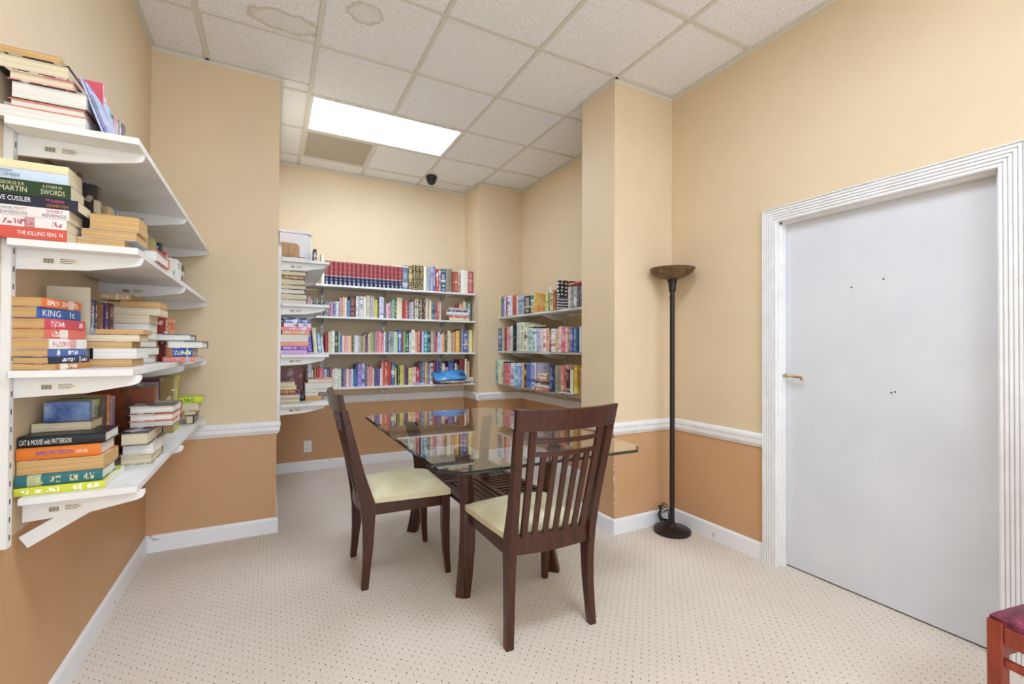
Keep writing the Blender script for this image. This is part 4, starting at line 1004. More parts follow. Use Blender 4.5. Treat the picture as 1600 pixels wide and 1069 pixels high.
# ------------------------------------------------------------- book builder
AX={'X':Vector((1,0,0)),'-X':Vector((-1,0,0)),'Y':Vector((0,1,0)),'-Y':Vector((0,-1,0)),'Z':Vector((0,0,1)),'-Z':Vector((0,0,-1))}
def frame(o,ax,ay,az,yaw=0,pivot=None,lean=None):
    x,y,z=AX[ax],AX[ay],AX[az]
    M=Matrix(((x.x,y.x,z.x,o[0]),(x.y,y.y,z.y,o[1]),(x.z,y.z,z.z,o[2]),(0,0,0,1)))
    if lean: ang,axis,pv=lean; M=Matrix.Translation(pv)@Matrix.Rotation(ang,4,axis)@Matrix.Translation(-Vector(pv))@M
    if yaw: pv=Vector(pivot or o); M=Matrix.Translation(pv)@Matrix.Rotation(yaw,4,'Z')@Matrix.Translation(-pv)@M
    return M
def book_geo(b,W,Hh,Tt,hard,mi=0,rnd=False):
    c=.0026 if hard else .0011; c=min(c,Tt*.15); bl=(.009 if rnd else min(.006,Tt*.16)) if hard else min(.0015,Tt*.05)
    # spine bulges to x=0, boards begin at x=bl
    o=[(W,0),(bl,0),(bl*.35,Tt*.14),(0,Tt*.38),(0,Tt*.62),(bl*.35,Tt*.86),(bl,Tt),(W,Tt)]
    if rnd: o=[(W,0)]+[(bl*(1-math.sin(math.pi*q/10)),Tt*(.5-.5*math.cos(math.pi*q/10))) for q in range(11)]+[(W,Tt)]
    i=[(W,Tt-c),(bl+c,Tt-c),(bl+c,c),(W,c)]
    b.loft([[Vector((x,y,z)) for x,z in o+i] for y in (0,Hh)],mi=mi)
    return c,bl
REG=[]
def make_book(name,label,M,W,Hh,Tt,tint,ink,hard=True,pages=None,cat='book',group=None,deco=1.0,mat_=None,rnd=False):
    r=empty(name,M=M); tag(r,label,cat,group)
    b=MB(); c,bl=book_geo(b,W,Hh,Tt,hard,0,rnd); cv=b.build('cover',mat_ or COVER,r,smooth=rnd)
    cv['tint']=[min(1,c_**1.18) for c_ in srgb(tint)]; cv['ink']=list(srgb(ink)); cv['deco']=float(deco)
    ov=.004 if hard else .0003; b=MB(); b.box(bl+c+.0003,W-ov,ov,Hh-ov,c+.0002,Tt-c-.0002); b.build('pages',pages or PCREAM,r)
    REG.append(r); return r
ORD=['first','second','third','fourth','fifth','sixth','seventh','eighth','ninth','tenth','eleventh','twelfth','thirteenth','fourteenth','fifteenth','sixteenth','seventeenth','eighteenth','nineteenth','twentieth']
NAMES=[('black','1e1e1e'),('charcoal','3c3c40'),('navy blue','2a3a60'),('royal blue','4668b8'),('light blue','98c0e0'),('slate blue','7c8cac'),('teal','3c8c90'),('pale teal','a8ccc8'),('dark green','30583c'),('green','58a878'),('light green','b8d8a0'),('olive','7c7848'),('sage','b4b88c'),('yellow','e4d460'),('pale yellow','efe6a0'),('golden','e4b850'),('cream','f3e8cc'),('white','f0eeec'),('grey','a0a0a0'),('pale grey','d0d0d0'),('taupe','a09080'),('beige','dccab0'),('tan','c8a070'),('brown','74543c'),('dark brown','43291f'),('rust','b0583c'),('orange','e48848'),('peach','f0c0a0'),('salmon','e08c78'),('red','cc4440'),('dark red','8c2c2c'),('maroon','702038'),('rose','d0788c'),('pink','ecaab8'),('pale pink','f2d8d8'),('lavender','cfc8e4'),('purple','6c50a0'),('plum','8c5c84'),('mauve','c49ab0')]
def cname(h):
    c=[int(h[i:i+2],16) for i in (0,2,4)]
    return min(NAMES,key=lambda n: sum(w_*(c[k]-int(n[1][2*k:2*k+2],16))**2 for k,w_ in ((0,1),(1,1.3),(2,1))))[0]
def ordlabels(items,fmt):
    from collections import Counter
    names=[cname(t) for t in items]; tot=Counter(names); seen=Counter(); out=[]
    for n in names:
        seen[n]+=1
        out.append(fmt('lone' if tot[n]==1 else ORD[seen[n]-1],n,tot[n]==1))
    return out
# ---- upright rows on back and right shelves
random.seed(11)
def area(e,d): return abs(e[1]-e[0])*e[2]/d
ROWS=[('B1',B1,1.862,'Y',4.80,'the top back wall shelf','books on the top back shelf'),('B2',B2,1.553,'Y',4.80,'the second back wall shelf','books on the second back shelf'),
('B3',B3,1.20,'Y',4.80,'the third back wall shelf','books on the third back shelf'),('B4',B4,.857,'Y',4.80,'the lowest back wall shelf','books on the lowest back shelf'),
('R1',R1,1.60,'X',2.275,'the top alcove right shelf','books on the top right shelf'),('R2',R2,1.218,'X',2.265,'the middle alcove right shelf','books on the middle right shelf'),('R3',R3,.857,'X',2.245,'the lowest alcove right shelf','books on the lowest right shelf')]
def fixrow(k,rows,ax):
    out=[]
    lim=2.034 if ax=='Y' else 4.652
    mx=max(max(e[0],e[1]) for e in rows); p=1.2 if ax=='Y' else 3.9
    for e in rows:
        f=lambda v: v if (v<p or mx<=lim) else p+(v-p)*(lim-p)/(mx-p)
        a,c=sorted((f(e[0]),f(e[1]))); out.append([a,c,e[2]]+list(e[3:]))
    out.sort(key=lambda e:e[0]); 
    for i in range(len(out)-1):
        if out[i][1]>out[i+1][0]-.0006: 
            mid=(out[i][1]+out[i+1][0])/2; out[i][1]=min(out[i][1],mid-.0004); out[i+1][0]=max(out[i+1][0],mid+.0004)
    return out
cand=[]
for k,rows,z,ax,S_,ph,grp in ROWS:
    rr=fixrow(k,rows,ax)
    if ax=='X': rr=rr[::-1]                     # left to right as seen
    labs=ordlabels([e[3] for e in rr],lambda o,n,lone,ph=ph:(f'the only {n} upright book on {ph}' if lone else f'{o} {n} upright book from left on {ph}'))
    for e,lb in zip(rr,labs): cand.append((k,e,z,ax,S_,lb,grp))
NSTACK=sum(len(x) for x in (N2,N3,N4a,N4b,S1a,S2a,S2b,S2c,S3a,S3b,S3c,S3d,S4a,S4b,S4c,S1u,S2u,S3u,S3v,S4u,S4v))
EXTRA=26
keep=300-NSTACK-EXTRA-18
order=sorted(range(len(cand)),key=lambda i:-(cand[i][1][1]-cand[i][1][0])*cand[i][1][2]/(1 if cand[i][3]=='Y' else 1.25))
keepset=set(order[:keep])
SB=MB(); SBcol=[]; SP=MB()
for i,(k,e,z,ax,S_,lb,grp) in enumerate(cand):
    a,c,hh,tint,ink,st=e[:6]; hh=min(hh,.330); th=c-a
    hard=random.random()<.45; dep=min(.23,max(.10,hh*.68))*random.uniform(.92,1.05)
    back=YB-.02 if ax=='Y' else XR-.02
    off=random.uniform(-.004,.018) if i in keepset else random.uniform(0,.012)
    dep=min(dep,(back-.004)-(S_+off))
    if ax=='Y': M=frame((a,S_+off,z+.0006),'Y','Z','X')
    else: M=frame((S_+off,c,z+.0006),'X','Z','-Y')
    if i in keepset:
        make_book('book',lb,M,dep,hh,th,tint,ink,hard,PWHITE if random.random()<.5 else PCREAM,group=grp,mat_=GILT if st==2 else None)
    else:
        t=MB(); book_geo(t,dep,hh,th,hard); SB.add([M@v for v in map(Vector,t.v)],t.f); SBcol+= [(tint,ink)]*len(t.f)
        t=MB(); t.box(.006,dep-.003,.003,hh-.003,.0015,th-.0015); SP.add([M@v for v in map(Vector,t.v)],t.f)
so=tag(SB.build('book',STUFFC,fix=True),'thinnest books squeezed in among others on the alcove back and right wall shelves','book',None,'stuff')
at=so.data.attributes.new('tint','FLOAT_COLOR','FACE'); ai=so.data.attributes.new('ink','FLOAT_COLOR','FACE')
for i,(t,n_) in enumerate(SBcol): at.data[i].color=(*[c_**1.18 for c_ in srgb(t)],1); ai.data[i].color=(*srgb(n_),1)
sp_=SP.build('pages',PCREAM,so); sp_['kind']='stuff'
# ---- eighteen matching volumes
ENCM=mat('dark red and navy bound spine','8a2f2e',.30)
tc=N(ENCM,'ShaderNodeTexCoord'); sp=N(ENCM,'ShaderNodeSeparateXYZ'); L(ENCM,tc.outputs['Generated'],sp.inputs[0])
y=sp.outputs[1]; zc=math_(ENCM,'ABSOLUTE',math_(ENCM,'SUBTRACT',sp.outputs[2],.5))
def bandm(p,w_): return math_(ENCM,'LESS_THAN',math_(ENCM,'ABSOLUTE',math_(ENCM,'SUBTRACT',y,p)),w_)
navy=math_(ENCM,'LESS_THAN',y,.385)
c=mixc(ENCM,navy,'93383a','222d50')
c=mixc(ENCM,bandm(.392,.012),c,'d8c8c0')
g_=math_(ENCM,'MAXIMUM',math_(ENCM,'MAXIMUM',bandm(.055,.016),bandm(.13,.020)),bandm(.25,.008)); g_=math_(ENCM,'MULTIPLY',g_,math_(ENCM,'LESS_THAN',zc,.20)); c=mixc(ENCM,g_,c,'d8d4cc')
g2=math_(ENCM,'MAXIMUM',math_(ENCM,'MAXIMUM',bandm(.97,.006),bandm(.56,.006)),bandm(.76,.006)); c=mixc(ENCM,math_(ENCM,'MULTIPLY',g2,.6),c,'c89088'); L(ENCM,c,bsdf(ENCM).inputs['Base Color']); bsdf(ENCM).inputs['Coat Weight'].default_value=.5; bsdf(ENCM).inputs['Coat Roughness'].default_value=.2
ex0,ex1,en,eh=ENC; ew=(ex1-ex0)/en
for k in range(en):
    M=frame((ex0+k*ew+.0005,4.80,1.8626),'Y','Z','X')
    r=make_book('reference_volume','dark red volume with navy lower spine from the matching set on the top back shelf',M,.185,eh,ew-.001,'93383a','222d50',True,PWHITE,cat='book',group='matching dark red reference volumes',mat_=ENCM,rnd=True)
    r['label']=f'{ORD[k]} dark red and navy volume from the left in the matching set'
# ---- flat piles
def pile(lst,z,Y0,phrase,grp,dep=.15,yaw=0,titles=None,page=PCREAM,hard=None,jit=0,xmin=None):
    n=len(lst); labs=[]
    from collections import Counter
    cn=Counter(cname(e[3]) for e in lst)
    for i,e in enumerate(lst):
        nm=cname(e[3]); pos='bottom' if i==0 else ('top' if i==n-1 else ORD[i]+' from bottom')
        what={'s':'spine-out','p':'pages-out','c':'end-out','q':'pages-out'}[e[5]]
        labs.append(f'{nm} {what} book {pos} of {phrase}')
    zz=z+.0004; roots=[]
    for i,e in enumerate(lst):
        x0,x1,th,tint,ink,ori=e[:6]
        if xmin is not None: x0=max(x0,xmin)
        d=dep[i] if isinstance(dep,list) else dep; hd=(hard[i] if isinstance(hard,list) else (hard if hard is not None else (th>.03)))
        y0=(Y0[i] if isinstance(Y0,list) else Y0)+random.uniform(0,jit)
        pg=page[i] if isinstance(page,list) else page
        yw=math.radians(yaw[i] if isinstance(yaw,list) else yaw)
        if ori=='s': M=frame((x1,y0,zz),'Y','-X','Z',yw); W_,H_=d,x1-x0
        elif ori=='p': M=frame((x0,y0+d,zz),'-Y','X','Z',yw,(x1,y0,zz)); W_,H_=d,x1-x0
        else: M=frame((x1,y0+d,zz),'-X','-Y','Z',yw,(x1,y0,zz)); W_,H_=x1-x0,d
        r=make_book('book',labs[i],M,W_,H_,th-.0006,tint,ink,hd,pg,group=grp,deco=0.0 if (titles and i in titles) else 1.0)
        if titles and i in titles:
            for s,u0,u1,hf,v0,colr in titles[i]:
                t=text_mesh('title',s,1.0,colr,r); xs=[v.co.x for v in t.data.vertices]; ys=[v.co.y for v in t.data.vertices]
                w0,w1,h0,h1=min(xs),max(xs),min(ys),max(ys); LL=H_
                sx=(u1-u0)*LL/(w1-w0); sy=hf*th/(h1-h0); 
                for v in t.data.vertices:
                    a=u0*LL+(v.co.x-w0)*sx; q=v0*th+(v.co.y-h0)*sy
                    v.co=Vector((-.0009,LL-a,q))
        zz+=th; roots.append(r)
    return roots
def flatcol(n,c):
    m=mat(n,c,.5); q=noise(m,60,1); bump(m,q.outputs[0],.02); return m
TW=flatcol('white title ink','f4f2ea'); TRD=flatcol('red title ink','b83848'); TGD=flatcol('pale gold title ink','d8d4a8'); TBL=flatcol('blue title ink','4a46a0'); TGY=flatcol('grey title ink','6a7480'); TPK=flatcol('pink title ink','d85880'); TOR=flatcol('orange title ink','d8843c')
W1=XL+.004
pile(S1a,1.871,1.722,'near pile on top left shelf','near pile on the top left shelf',dep=[.20,.17,.24,.2,.22,.14],page=[PWHITE,PWHITE,PWHITE,PCREAM,PCREAM,PTAN],hard=[0,1,1,1,1,0],xmin=W1)
pile(S2a,1.548,1.737,'near pile on second left shelf','near pile on the second left shelf',dep=.106,page=PCREAM,hard=False,xmin=W1,titles={
 0:[('THE KILLING SEAS  N',.28,.94,.34,.32,TW)],
 2:[('DIANE MOTT',.02,.40,.26,.56,TGY),('DAVIDSON',.04,.40,.30,.14,TGY),('SWEET',.68,.92,.26,.58,TRD),('REVENGE',.62,.97,.30,.16,TGY)],
 3:[('VE CUSSLER',.01,.40,.42,.38,TW),('THE',.58,.64,.2,.66,TPK),('RUSSIAN',.66,.82,.28,.56,TPK),('CONNECTION',.60,.88,.24,.14,TOR)],
 4:[('GEORGE R.R.',.03,.36,.22,.60,TGD),('MARTIN',.02,.39,.34,.18,TGD),('A STORM OF',.60,.88,.20,.62,TGD),('SWORDS',.58,.92,.34,.18,TGD)],
 5:[('DEBBIE',.0,.2,.24,.60,TGY),('COMBER',.0,.31,.34,.18,TGY)],6:[]})
pile(S2b,1.548,1.81,'curled pile on second left shelf','curled pile on the second left shelf',dep=[.105,.14,.11],page=PTAN,hard=False)
pile(S2c,1.548,1.97,'second left shelf, beyond the curled pile','single flat books',dep=.22,page=PWHITE,hard=True)
pile(S3a,1.183,1.764,'near pile on third left shelf','near pile on the third left shelf',dep=.175,yaw=[-10,-14,-12,-11,-14,-13,-15,-12],page=PTAN,hard=False,xmin=W1+.004,titles={6:[('KING',.10,.50,.60,.2,TW),('It',.72,.84,.60,.2,TW)]})
pile(S3b,1.183,1.965,'wavy pale pile on third left shelf','wavy pile on the third left shelf',dep=[.16,.17,.12,.13,.12],page=[PTAN,PWHITE,PTAN,PCREAM,PTAN],hard=False)
pile(S3c,1.183+.126,2.30,'upper pale pile on third left shelf','upper pile on the third left shelf',dep=.16,page=[PWHITE,PCREAM,PCREAM,PTAN],hard=False)
pile([( -.576,-.432,.034,'9c8c80','d8c8b0','p'),(-.57,-.425,.030,'6c7468','d8c8b0','p'),(-.58,-.43,.032,'b09878','d8c8b0','p'),(-.57,-.432,.030,'506070','d8c8b0','p')],1.183,2.31,'pile under the pale books, third left shelf','lower pile on the third left shelf',dep=.15,page=PWHITE)
pile(S3d,1.183,2.50,'far pile on third left shelf','far pile on the third left shelf',dep=[.15,.17,.20,.16],page=PWHITE,hard=[0,0,1,1])
pile(S4a,.812,[1.852,1.856,1.866,1.862,1.870,1.95],'near pile on lowest left shelf','near pile on the lowest left shelf',dep=[.21,.15,.16,.16,.16,.11],page=[PWHITE,PWHITE,PTAN,PWHITE,PWHITE,PCREAM],hard=[0,1,0,1,1,0],xmin=W1,titles={
 3:[('JAMES PATTERSON',.22,.66,.46,.26,TBL),('UNSOLVED',.70,.84,.26,.36,TW)],4:[('CAT & MOUSE with PATTERSON',.02,.60,.46,.24,TW)]})
pile(S4b,.812,[2.16,2.15,2.13,2.25,2.24,2.26],'middle pile on lowest left shelf','middle pile on the lowest left shelf',dep=[.20,.22,.27,.20,.20,.20],page=[PCREAM,PWHITE,PCREAM,PWHITE,PWHITE,PWHITE],hard=True)
pile([(-.60,-.47,.030,'786858',  'c8b8a0','p')],.812,2.62,'lowest left shelf, behind the middle pile','single flat books',dep=.2,page=PCREAM)
pile(S4c,.812,3.15,'small far pile on lowest left shelf','far pile on the lowest left shelf',dep=[.16,.15,.14,.13],page=PCREAM,hard=True)
pile(N2,1.553,3.545,'pile on second alcove left shelf','pile on the second alcove left shelf',dep=.20,page=[PWHITE,PCREAM,PWHITE,PCREAM,PCREAM,PCREAM,PCREAM,PWHITE],hard=True)
pile(N3,1.20,3.545,'pile on third alcove left shelf','pile on the third alcove left shelf',dep=.17,page=PWHITE,hard=False)
pile(N4a,.857,3.60,'left pile on lowest alcove left shelf','left pile on the lowest alcove left shelf',dep=.16,page=PCREAM,hard=True)
pile(N4b,.857,3.69,'big white pile on lowest alcove left shelf','white pile on the lowest alcove left shelf',dep=[.15,.15,.2,.22,.22],page=[PTAN,PWHITE,PWHITE,PWHITE,PWHITE],hard=[0,0,1,1,1])
# ---- upright rows on the left wall: spines face the room
def lrow(rows,z,xs,ph,grp,hmax,wid=.13,dx=None):
    rows=sorted([list(e) for e in rows],key=lambda e:e[0]); pe=-9
    for e in rows:
        s=max(0,pe-e[0]); wd_=e[1]-e[0]
        if s>0: e[0]+=s; e[1]=e[0]+min(wd_,.07)
        pe=e[1]
    labs=ordlabels([e[3] for e in rows],lambda o,n,lone:(f'the only {n} upright book {ph}' if lone else f'{o} {n} upright book from near end {ph}'))
    for i,(e,lb) in enumerate(zip(rows,labs)):
        h=min(e[2],hmax); x=e[5] if e[5] else xs; wd=min(wid,x-(XL+.022))
        make_book('book',lb,frame((x,e[0]+.0005,z+.0006),'-X','Z','Y'),wd,h,e[1]-e[0]-.001,e[3],e[4],random.random()<.5,PCREAM,group=grp)
lrow(S1u,1.871,-.50,'on the top left shelf','upright books on the top left shelf',.24)
lrow(S2u,1.548,-.50,'on the second left shelf','upright books on the second left shelf',.245)
lrow([e for e in S3u],1.183,-.535,'on the third left shelf','upright books on the third left shelf',.28,.10)
lrow([(max(e[0],2.63+.17*i),max(e[0],2.63+.17*i)+.05+.02*i,e[2]-.0,e[3],e[4],0) for i,e in enumerate(S3v)],1.183,-.43,'deeper along the third left shelf','far upright books on the third left shelf',.21)
lrow([e for e in S4u],.812,-.53,'on the lowest left shelf','upright books on the lowest left shelf',.262,.10)
lrow([(2.42,2.47,.27,'9c5424','3c2818',0),(2.475,2.50,.285,'8c8c8c','f2ead8',0),(2.51,2.55,.30,'6c1c3c','3c3030',0),(2.86,2.90,.285,'b09868','f2ead8',0),(2.905,2.95,.29,'a8bc78','f2ead8',0),(2.955,3.02,.285,'d4c838','403c28',0)],.812,-.43,'deeper along the lowest left shelf','far upright books on the lowest left shelf',.31,.20)
# ---- face-out covers and loose items
def art(name,stops,scale,det=4,dist=.6):
    m=mat(name,'808080',.4); n=noise(m,scale,det); n.inputs['Distortion'].default_value=dist; r=ramp(m,n.outputs[0],stops); L(m,r.outputs[0],bsdf(m).inputs['Base Color']); return m
SKY=art('blue sky and cloud cover','x' and [(.38,'3a5a9c'),(.50,'7c98c8'),(.60,'d4d8d8'),(.8,'e8e6dc')],9)
M=frame((-.524,1.985,.813),'-X','Z','Y'); make_book('picture_book','upright book with a blue sky and clouds cover on the lowest left shelf',M,.112,.258,.020,'4868a8','e8e8e0',True,PWHITE,mat_=SKY)
CB=art('cream board cover',[(.3,'cfc4a4'),(.7,'ded4b8')],5)
M=frame((-.531,1.992,1.184),'-X','Z','Y'); make_book('large_book','large cream book standing upright behind the near pile on the third left shelf',M,.104,.262,.022,'d8ccaa','b8b060',True,PCREAM,mat_=CB)
RF=art('red folder cover',[(.3,'c8485c'),(.7,'d8606c')],5)
M=frame((-.488,1.930,1.872),'-X','Z','Y'); make_book('folder','red folder standing on the top left shelf behind the near pile',M,.140,.235,.014,'d05068','f2e8e0',False,PWHITE,cat='folder',mat_=RF)
MG=art('blue grey magazine cover',[(.35,'7c88b0'),(.5,'b8b8d8'),(.65,'88a8b0')],14)
random.seed(5)
for k,(c_,h_,y0,y1,x_) in enumerate((('8a86c0',.160,1.735,1.90,-.4400),('a4a8cc',.150,1.742,1.92,-.4330),('8ea2ac',.120,1.735,1.90,-.4260))):
    M=frame((x_,y0,1.8735),'Y','Z','X',lean=(math.radians(-19),'Y',(x_,y0,1.8735))); make_book('magazine',('lilac','grey lavender','grey green')[k]+' magazine leaning against the near pile on the top left shelf',M,y1-y0,h_,.0055,c_,'e8e8f0',False,PWHITE,cat='magazine',mat_=MG)
FLAG=mat('black and white star and stripe cover','303038',.4); tc=N(FLAG,'ShaderNodeTexCoord'); G_=tc.outputs['Generated']; mp=N(FLAG,'ShaderNodeMapping'); mp.inputs['Scale'].default_value=(5,8,1); L(FLAG,G_,mp.inputs[0])
vo=N(FLAG,'ShaderNodeTexVoronoi'); vo.inputs['Scale'].default_value=1; vo.inputs['Randomness'].default_value=.25; vo.voronoi_dimensions='2D'; L(FLAG,mp.outputs[0],vo.inputs['Vector']); st=ramp(FLAG,vo.outputs[0],[(.24,'ece8e8'),(.32,'38343c')])
wv=N(FLAG,'ShaderNodeTexWave',bands_direction='Y'); wv.inputs['Scale'].default_value=3.2; wv.inputs['Distortion'].default_value=2; L(FLAG,G_,wv.inputs['Vector']); sr=ramp(FLAG,wv.outputs[0],[(.45,'3c3840'),(.55,'dcd4dc')])
sp=N(FLAG,'ShaderNodeSeparateXYZ'); L(FLAG,G_,sp.inputs[0]); L(FLAG,mixc(FLAG,math_(FLAG,'GREATER_THAN',sp.outputs[1],.40),sr.outputs[0],st.outputs[0]),bsdf(FLAG).inputs['Base Color'])
M=frame((2.268,3.437,1.6008),'X','Z','-Y'); make_book('large_book','tall black and white stars and stripes book facing out on the top right shelf',M,.20,.262,.020,'38343c','ece8e8',True,PWHITE,mat_=FLAG)
YC=art('yellow orange painted cover',[(.35,'dc8450'),(.48,'ecc070'),(.62,'f0d48c')],7)
M=frame((2.262,3.872,1.6008),'X','Z','-Y',lean=(math.radians(8),'Y',(2.262,3.872,1.60))); make_book('large_book','yellow and orange painted cover leaning out on the top right shelf',M,.165,.205,.014,'e8b868','d07848',True,PWHITE,mat_=YC)
# flat red book bridging the end of the top right row
make_book('book','red flat book lying across the last upright books on the top right shelf',frame((2.285,3.30,1.8150),'X','-Y','-Z'),.14,.19,.016,'d86850','e8c8b0',True,PWHITE)
# big blue atlas and papers on the lowest back shelf
AT=art('bright blue photo cover',[(.36,'2c3c48'),(.44,'3c88cc'),(.56,'5ca4e0'),(.66,'d8e4ec')],5,3,.3)
def loose(name,label,cat,M,W_,H_,T_,c1,c2,m=None,hard=True,pg=PWHITE): return make_book(name,label,M,W_,H_,T_,c1,c2,hard,pg,cat=cat,mat_=m)
def px(o,ax,ay,az,yaw): return frame(o,ax,ay,az,math.radians(yaw))
loose('booklet','thin lavender booklet lying at the shelf edge left of the blue atlas','booklet',frame((1.475,4.752,.8585),'Y','-X','Z'),.045,.13,.018,'b8a8d8','f0e8f8',hard=False)
loose('book','brown spined book lying lowest under the blue atlas on the lowest back shelf','book',frame((1.905,4.690,.8585),'Y','-X','Z'),.10,.20,.016,'b88868','e8d8c0')
loose('book','grey book lying just under the blue atlas on the lowest back shelf','book',frame((1.885,4.640,.8755),'Y','-X','Z'),.145,.285,.020,'a8a098','e8e4dc')
loose('atlas','large bright blue covered atlas lying tilted on the lowest back shelf','book',frame((1.905,4.640,.9110),'Y','-X','Z',0,lean=(math.radians(30),'X',(1.905,4.64,.9110)))@Matrix.Rotation(math.radians(-3),4,'X'),.165,.36,.014,'3c7cc0','d8e4ec',AT)
for k,(c_,t_) in enumerate((('3c4248',.018),('e8dcc8',.018),('e0d0b8',.024))):
    loose('book',('dark grey','cream','beige')[k]+' flat book '+('lowest','second','topmost')[k]+' in the short pile right of the blue atlas','book',frame((2.025,4.750,.8585+(0,.019,.038)[k]),'Y','-X','Z'),.045,.10,t_-.001,c_,'f2ead8')
# pile on the second back shelf
zz=1.5540
for k,(x0,x1,t_,c_,i_,nm) in enumerate(((1.735,1.965,.028,'f0ecc0','a8c890','cream and green'),(1.725,1.965,.019,'e07880','f4e0e0','coral pink'),(1.715,1.965,.012,'c87878','f0e0e0','dusty rose'),(1.705,1.960,.034,'f0ece4','e8e4d8','thick white'),(1.715,1.940,.022,'5c6888','e8e4e0','slate and white'),(1.72,1.935,.014,'ece4dc','c8b8b0','pale cream'),(1.73,1.94,.012,'e8b8b8','a8a0a8','pale pink'))):
    loose('book',f'{nm} book in the flat pile at right of the second back shelf','book',frame((x1,4.748,zz),'Y','-X','Z'),.044,x1-x0,t_-.0006,c_,i_); zz+=t_
# pile and magazines on the lowest right shelf
zz=.8580
for k,(y0,y1,x,t_,c_,i_,nm) in enumerate(((3.53,3.90,2.235,.022,'d86050','f0e0d8','red and white'),(3.52,3.90,2.245,.030,'d4d4c0','e8e8dc','pale grey'),(3.55,3.89,2.250,.012,'507058','dce8dc','green'),(3.56,3.89,2.262,.020,'5c4840','e0e0d8','dark brown'),(3.54,3.88,2.250,.014,'d8707c','f0f0e8','pink'),(3.60,3.86,2.262,.030,'e8d8b8','f0e8d8','cream'),(3.58,3.85,2.258,.028,'ead8b4','c8b090','sand coloured'))):
    loose('book',f'{nm} book lying in the flat pile on the lowest right shelf','book',frame((x,y0,zz),'X','Y','Z'),.20,min(y1-.115-y0,.24),t_-.0006,c_,i_,pg=PCREAM); zz+=t_
for k,(y0,x,yw,c_,i_) in enumerate(((3.30,2.20,8,'8c8c60','d8d8c0'),(3.12,2.19,-6,'2c3448','e0e8f4'),(3.16,2.21,10,'e8e4ec','3c5078'))):
    loose('magazine',('olive','dark navy','white')[k]+' magazine hanging over the front of the lowest right shelf','magazine',frame((x,y0-.06,.8582+.006*k),'X','Y','Z',math.radians(yw)),.05,.20,.0055,c_,i_,hard=False)
# white bin, brown box, small books on the top alcove left shelf
PL=mat('white moulded plastic','e8e6e6',.4); n_=noise(PL,30,2); bump(PL,n_.outputs[0],.02)
def rbox(b,w_,d_,h0,h1,r,n=5,ox=0,oy=0):
    def ring(w,d,z,rr): 
        return [Vector((ox+sx*(w-rr)+rr*math.cos(a),oy+sy*(d-rr)+rr*math.sin(a),z)) for sx,sy,a0 in ((1,1,0),(-1,1,90),(-1,-1,180),(1,-1,270)) for a in [math.radians(a0+90*k/n) for k in range(n+1)]]
    b.loft([ring(w_-.01,d_-.01,h0,r),ring(w_-.002,d_-.002,h0+.01,r),ring(w_,d_,h1-.02,r),ring(w_-.006,d_-.006,h1-.004,r),ring(w_-.018,d_-.018,h1,r*.8)])
def archp(name,w_,h,d_,r,m,parent):
    pts=[(-w_/2,0),(w_/2,0),(w_/2,h-r)]+[(w_/2-r+r*math.cos(math.radians(a)),h-r+r*math.sin(math.radians(a))) for a in (15,30,45,60,75,90)]+[(-w_/2,h)]
    b=MB(); b.loft([[Vector((x*s,y,(z-h/2)*s+h/2)) for x,z in pts] for y,s in ((-d_/2,.97),(-d_/2+.005,1),(d_/2-.005,1),(d_/2,.97))]); return b.build(name,m,parent,smooth=True)
r=tag(empty('storage_bin',(.158,3.85,1.8625)),'white plastic bin with rounded corner on the top alcove left shelf','bin'); archp('body',.215,.235,.20,.05,PL,r); 
o=archp('lid',.222,.018,.21,.008,PL,r); o.location=(0,0,.2355)
BRW=wood('light brown wood grain','a87c50','c49868',.5)
r=tag(empty('wooden_box',(.118,3.60,1.888)),'brown wooden box with arched top on the top alcove left shelf before the bin','box'); archp('body',.120,.098,.07,.032,BRW,r)
b=MB(); b.tube([(-.03,-.0385,.012),(-.015,-.0385,.020),(.015,-.0385,.020),(.03,-.0385,.012)],.004,6); b.build('handle',BRW,r,smooth=True)
loose('book','pale book lying under the brown wooden box on the top alcove left shelf','book',frame((.062,3.555+.13,1.8628),'-Y','X','Z'),.13,.155,.024,'503030','d8d0c8',hard=True)
loose('book','small dark spined upright book with white lettering beside the white bin','book',frame((.272,3.62,1.8626),'Y','Z','X'),.12,.105,.022,'34383c','f0f0f0')
loose('book','white booklet standing at the front edge beside the small dark upright book','booklet',frame((.325,3.62,1.8626),'Y','Z','X'),.12,.075,.016,'f0ece0','e8e0d0',hard=False)
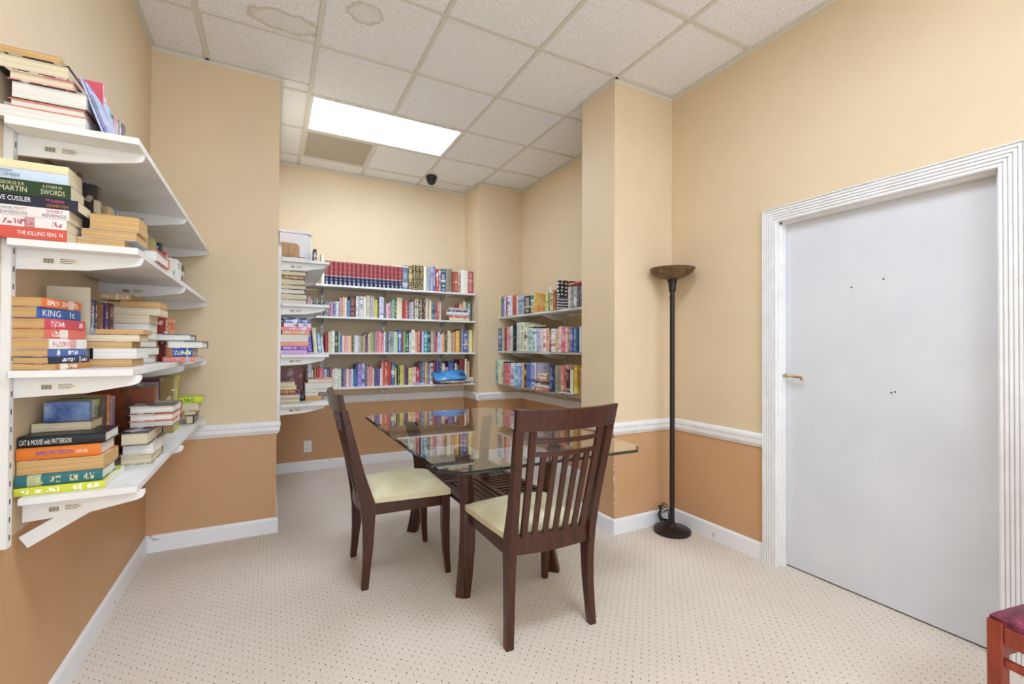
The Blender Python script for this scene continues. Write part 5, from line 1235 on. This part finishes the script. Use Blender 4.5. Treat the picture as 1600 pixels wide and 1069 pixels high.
# lowest alcove left shelf : maroon framed picture book and black box
loose('large_book','maroon book with pale picture panel behind the left pile, lowest alcove left shelf','book',frame((.225,3.80,.8576),'-X','Z','Y'),.155,.235,.03,'8c2c30','c8c0a0')
b=MB(); b.box(-.046,.046,-.004,-.001,0,.12); PIC=art('pale picture panel',[(.35,'4c4c44'),(.5,'c0b898'),(.7,'d8d0c0')],30)
o=b.build('picture_panel',PIC,REG[-1]); o.matrix_local=frame((.07,.11,-.0035),'X','Z','-Y') if False else Matrix.Translation((.078,.05,-.0006))@Matrix.Rotation(math.radians(90),4,'X')@Matrix.Translation((0,-0.0,0))@Matrix.Scale(1,4)
r=tag(empty('black_box',(.212,3.72,.8576)),'small black plastic box between the two piles on the lowest alcove left shelf','box'); b=MB(); rbox(b,.014,.03,0,.036,.004); b.build('body',BLK,r,smooth=True); b=MB(); rbox(b,.013,.029,.0365,.046,.004); b.build('lid',BLK,r,smooth=True)
# leaning books left end of the third back shelf, white sheet on the matching set
for k,(x,h_,t_,c_,i_,an,nm) in enumerate(((.318,.235,.045,'8c68cc','c8b0f0',-7,'purple'),(.372,.240,.034,'eeeccc','c8c080',-5,'cream'),(.412,.185,.030,'a8c4d8','e8f0f4',-6,'light blue'),(.446,.150,.018,'eef0f0','a8c8d0',-6,'white'))):
    loose('book',f'{nm} book leaning at the left end of the third back shelf','book',frame((x,4.80,1.2006),'Y','Z','X',lean=(math.radians(an),'Y',(x+t_,4.80,1.2006))),.14,h_,t_,c_,i_)
loose('booklet','white booklet lying on top of the right end of the matching dark red set','booklet',frame((1.34,4.81,2.1005),'Y','-X','Z',math.radians(2)),.16,.22,.010,'f4f2ee','e8e4dc',hard=False)
loose('book','white upright book at the left end beside the matching dark red set','book',frame((.440,4.80,1.8626),'Y','Z','X'),.16,.24,.021,'f0eee6','e4e0d4')
loose('book','cream flat book lying on the short upright books of the middle right shelf','book',frame((2.29,3.985,1.218+.268),'X','-Y','-Z'),.14,.12,.022,'ddd4b0','e8e0c8')
# cobalt strip : small white slips standing behind the top right row
PAP=mat('white paper slip','f2ecf2',.7); n_=noise(PAP,40,2); bump(PAP,n_.outputs[0],.03)
for y,hh,nm in ((3.90,.275,'tall white paper slip standing behind the leaning yellow cover on the top right shelf'),(3.36,.31,'white paper slip sticking up behind the stars and stripes book')):
    b=MB(); b.bar([(0,0,0),(.002,0,hh*.5),(-.004,.001,hh)],.0008,.016,(1,0,0),(0,1,0)); o=b.build('paper_slip',PAP); o.location=(2.50,y,1.6006); tag(o,nm,'paper')
# open dark book on top of the upper pile, third left shelf
loose('book','tan paperback on the very top of the books on the third left shelf','book',frame((-.49,2.30,1.183+.126+.1255),'Y','-X','Z',math.radians(-4)),.12,.10,.022,'d8b890','f0e0c8',hard=False,pg=PTAN)
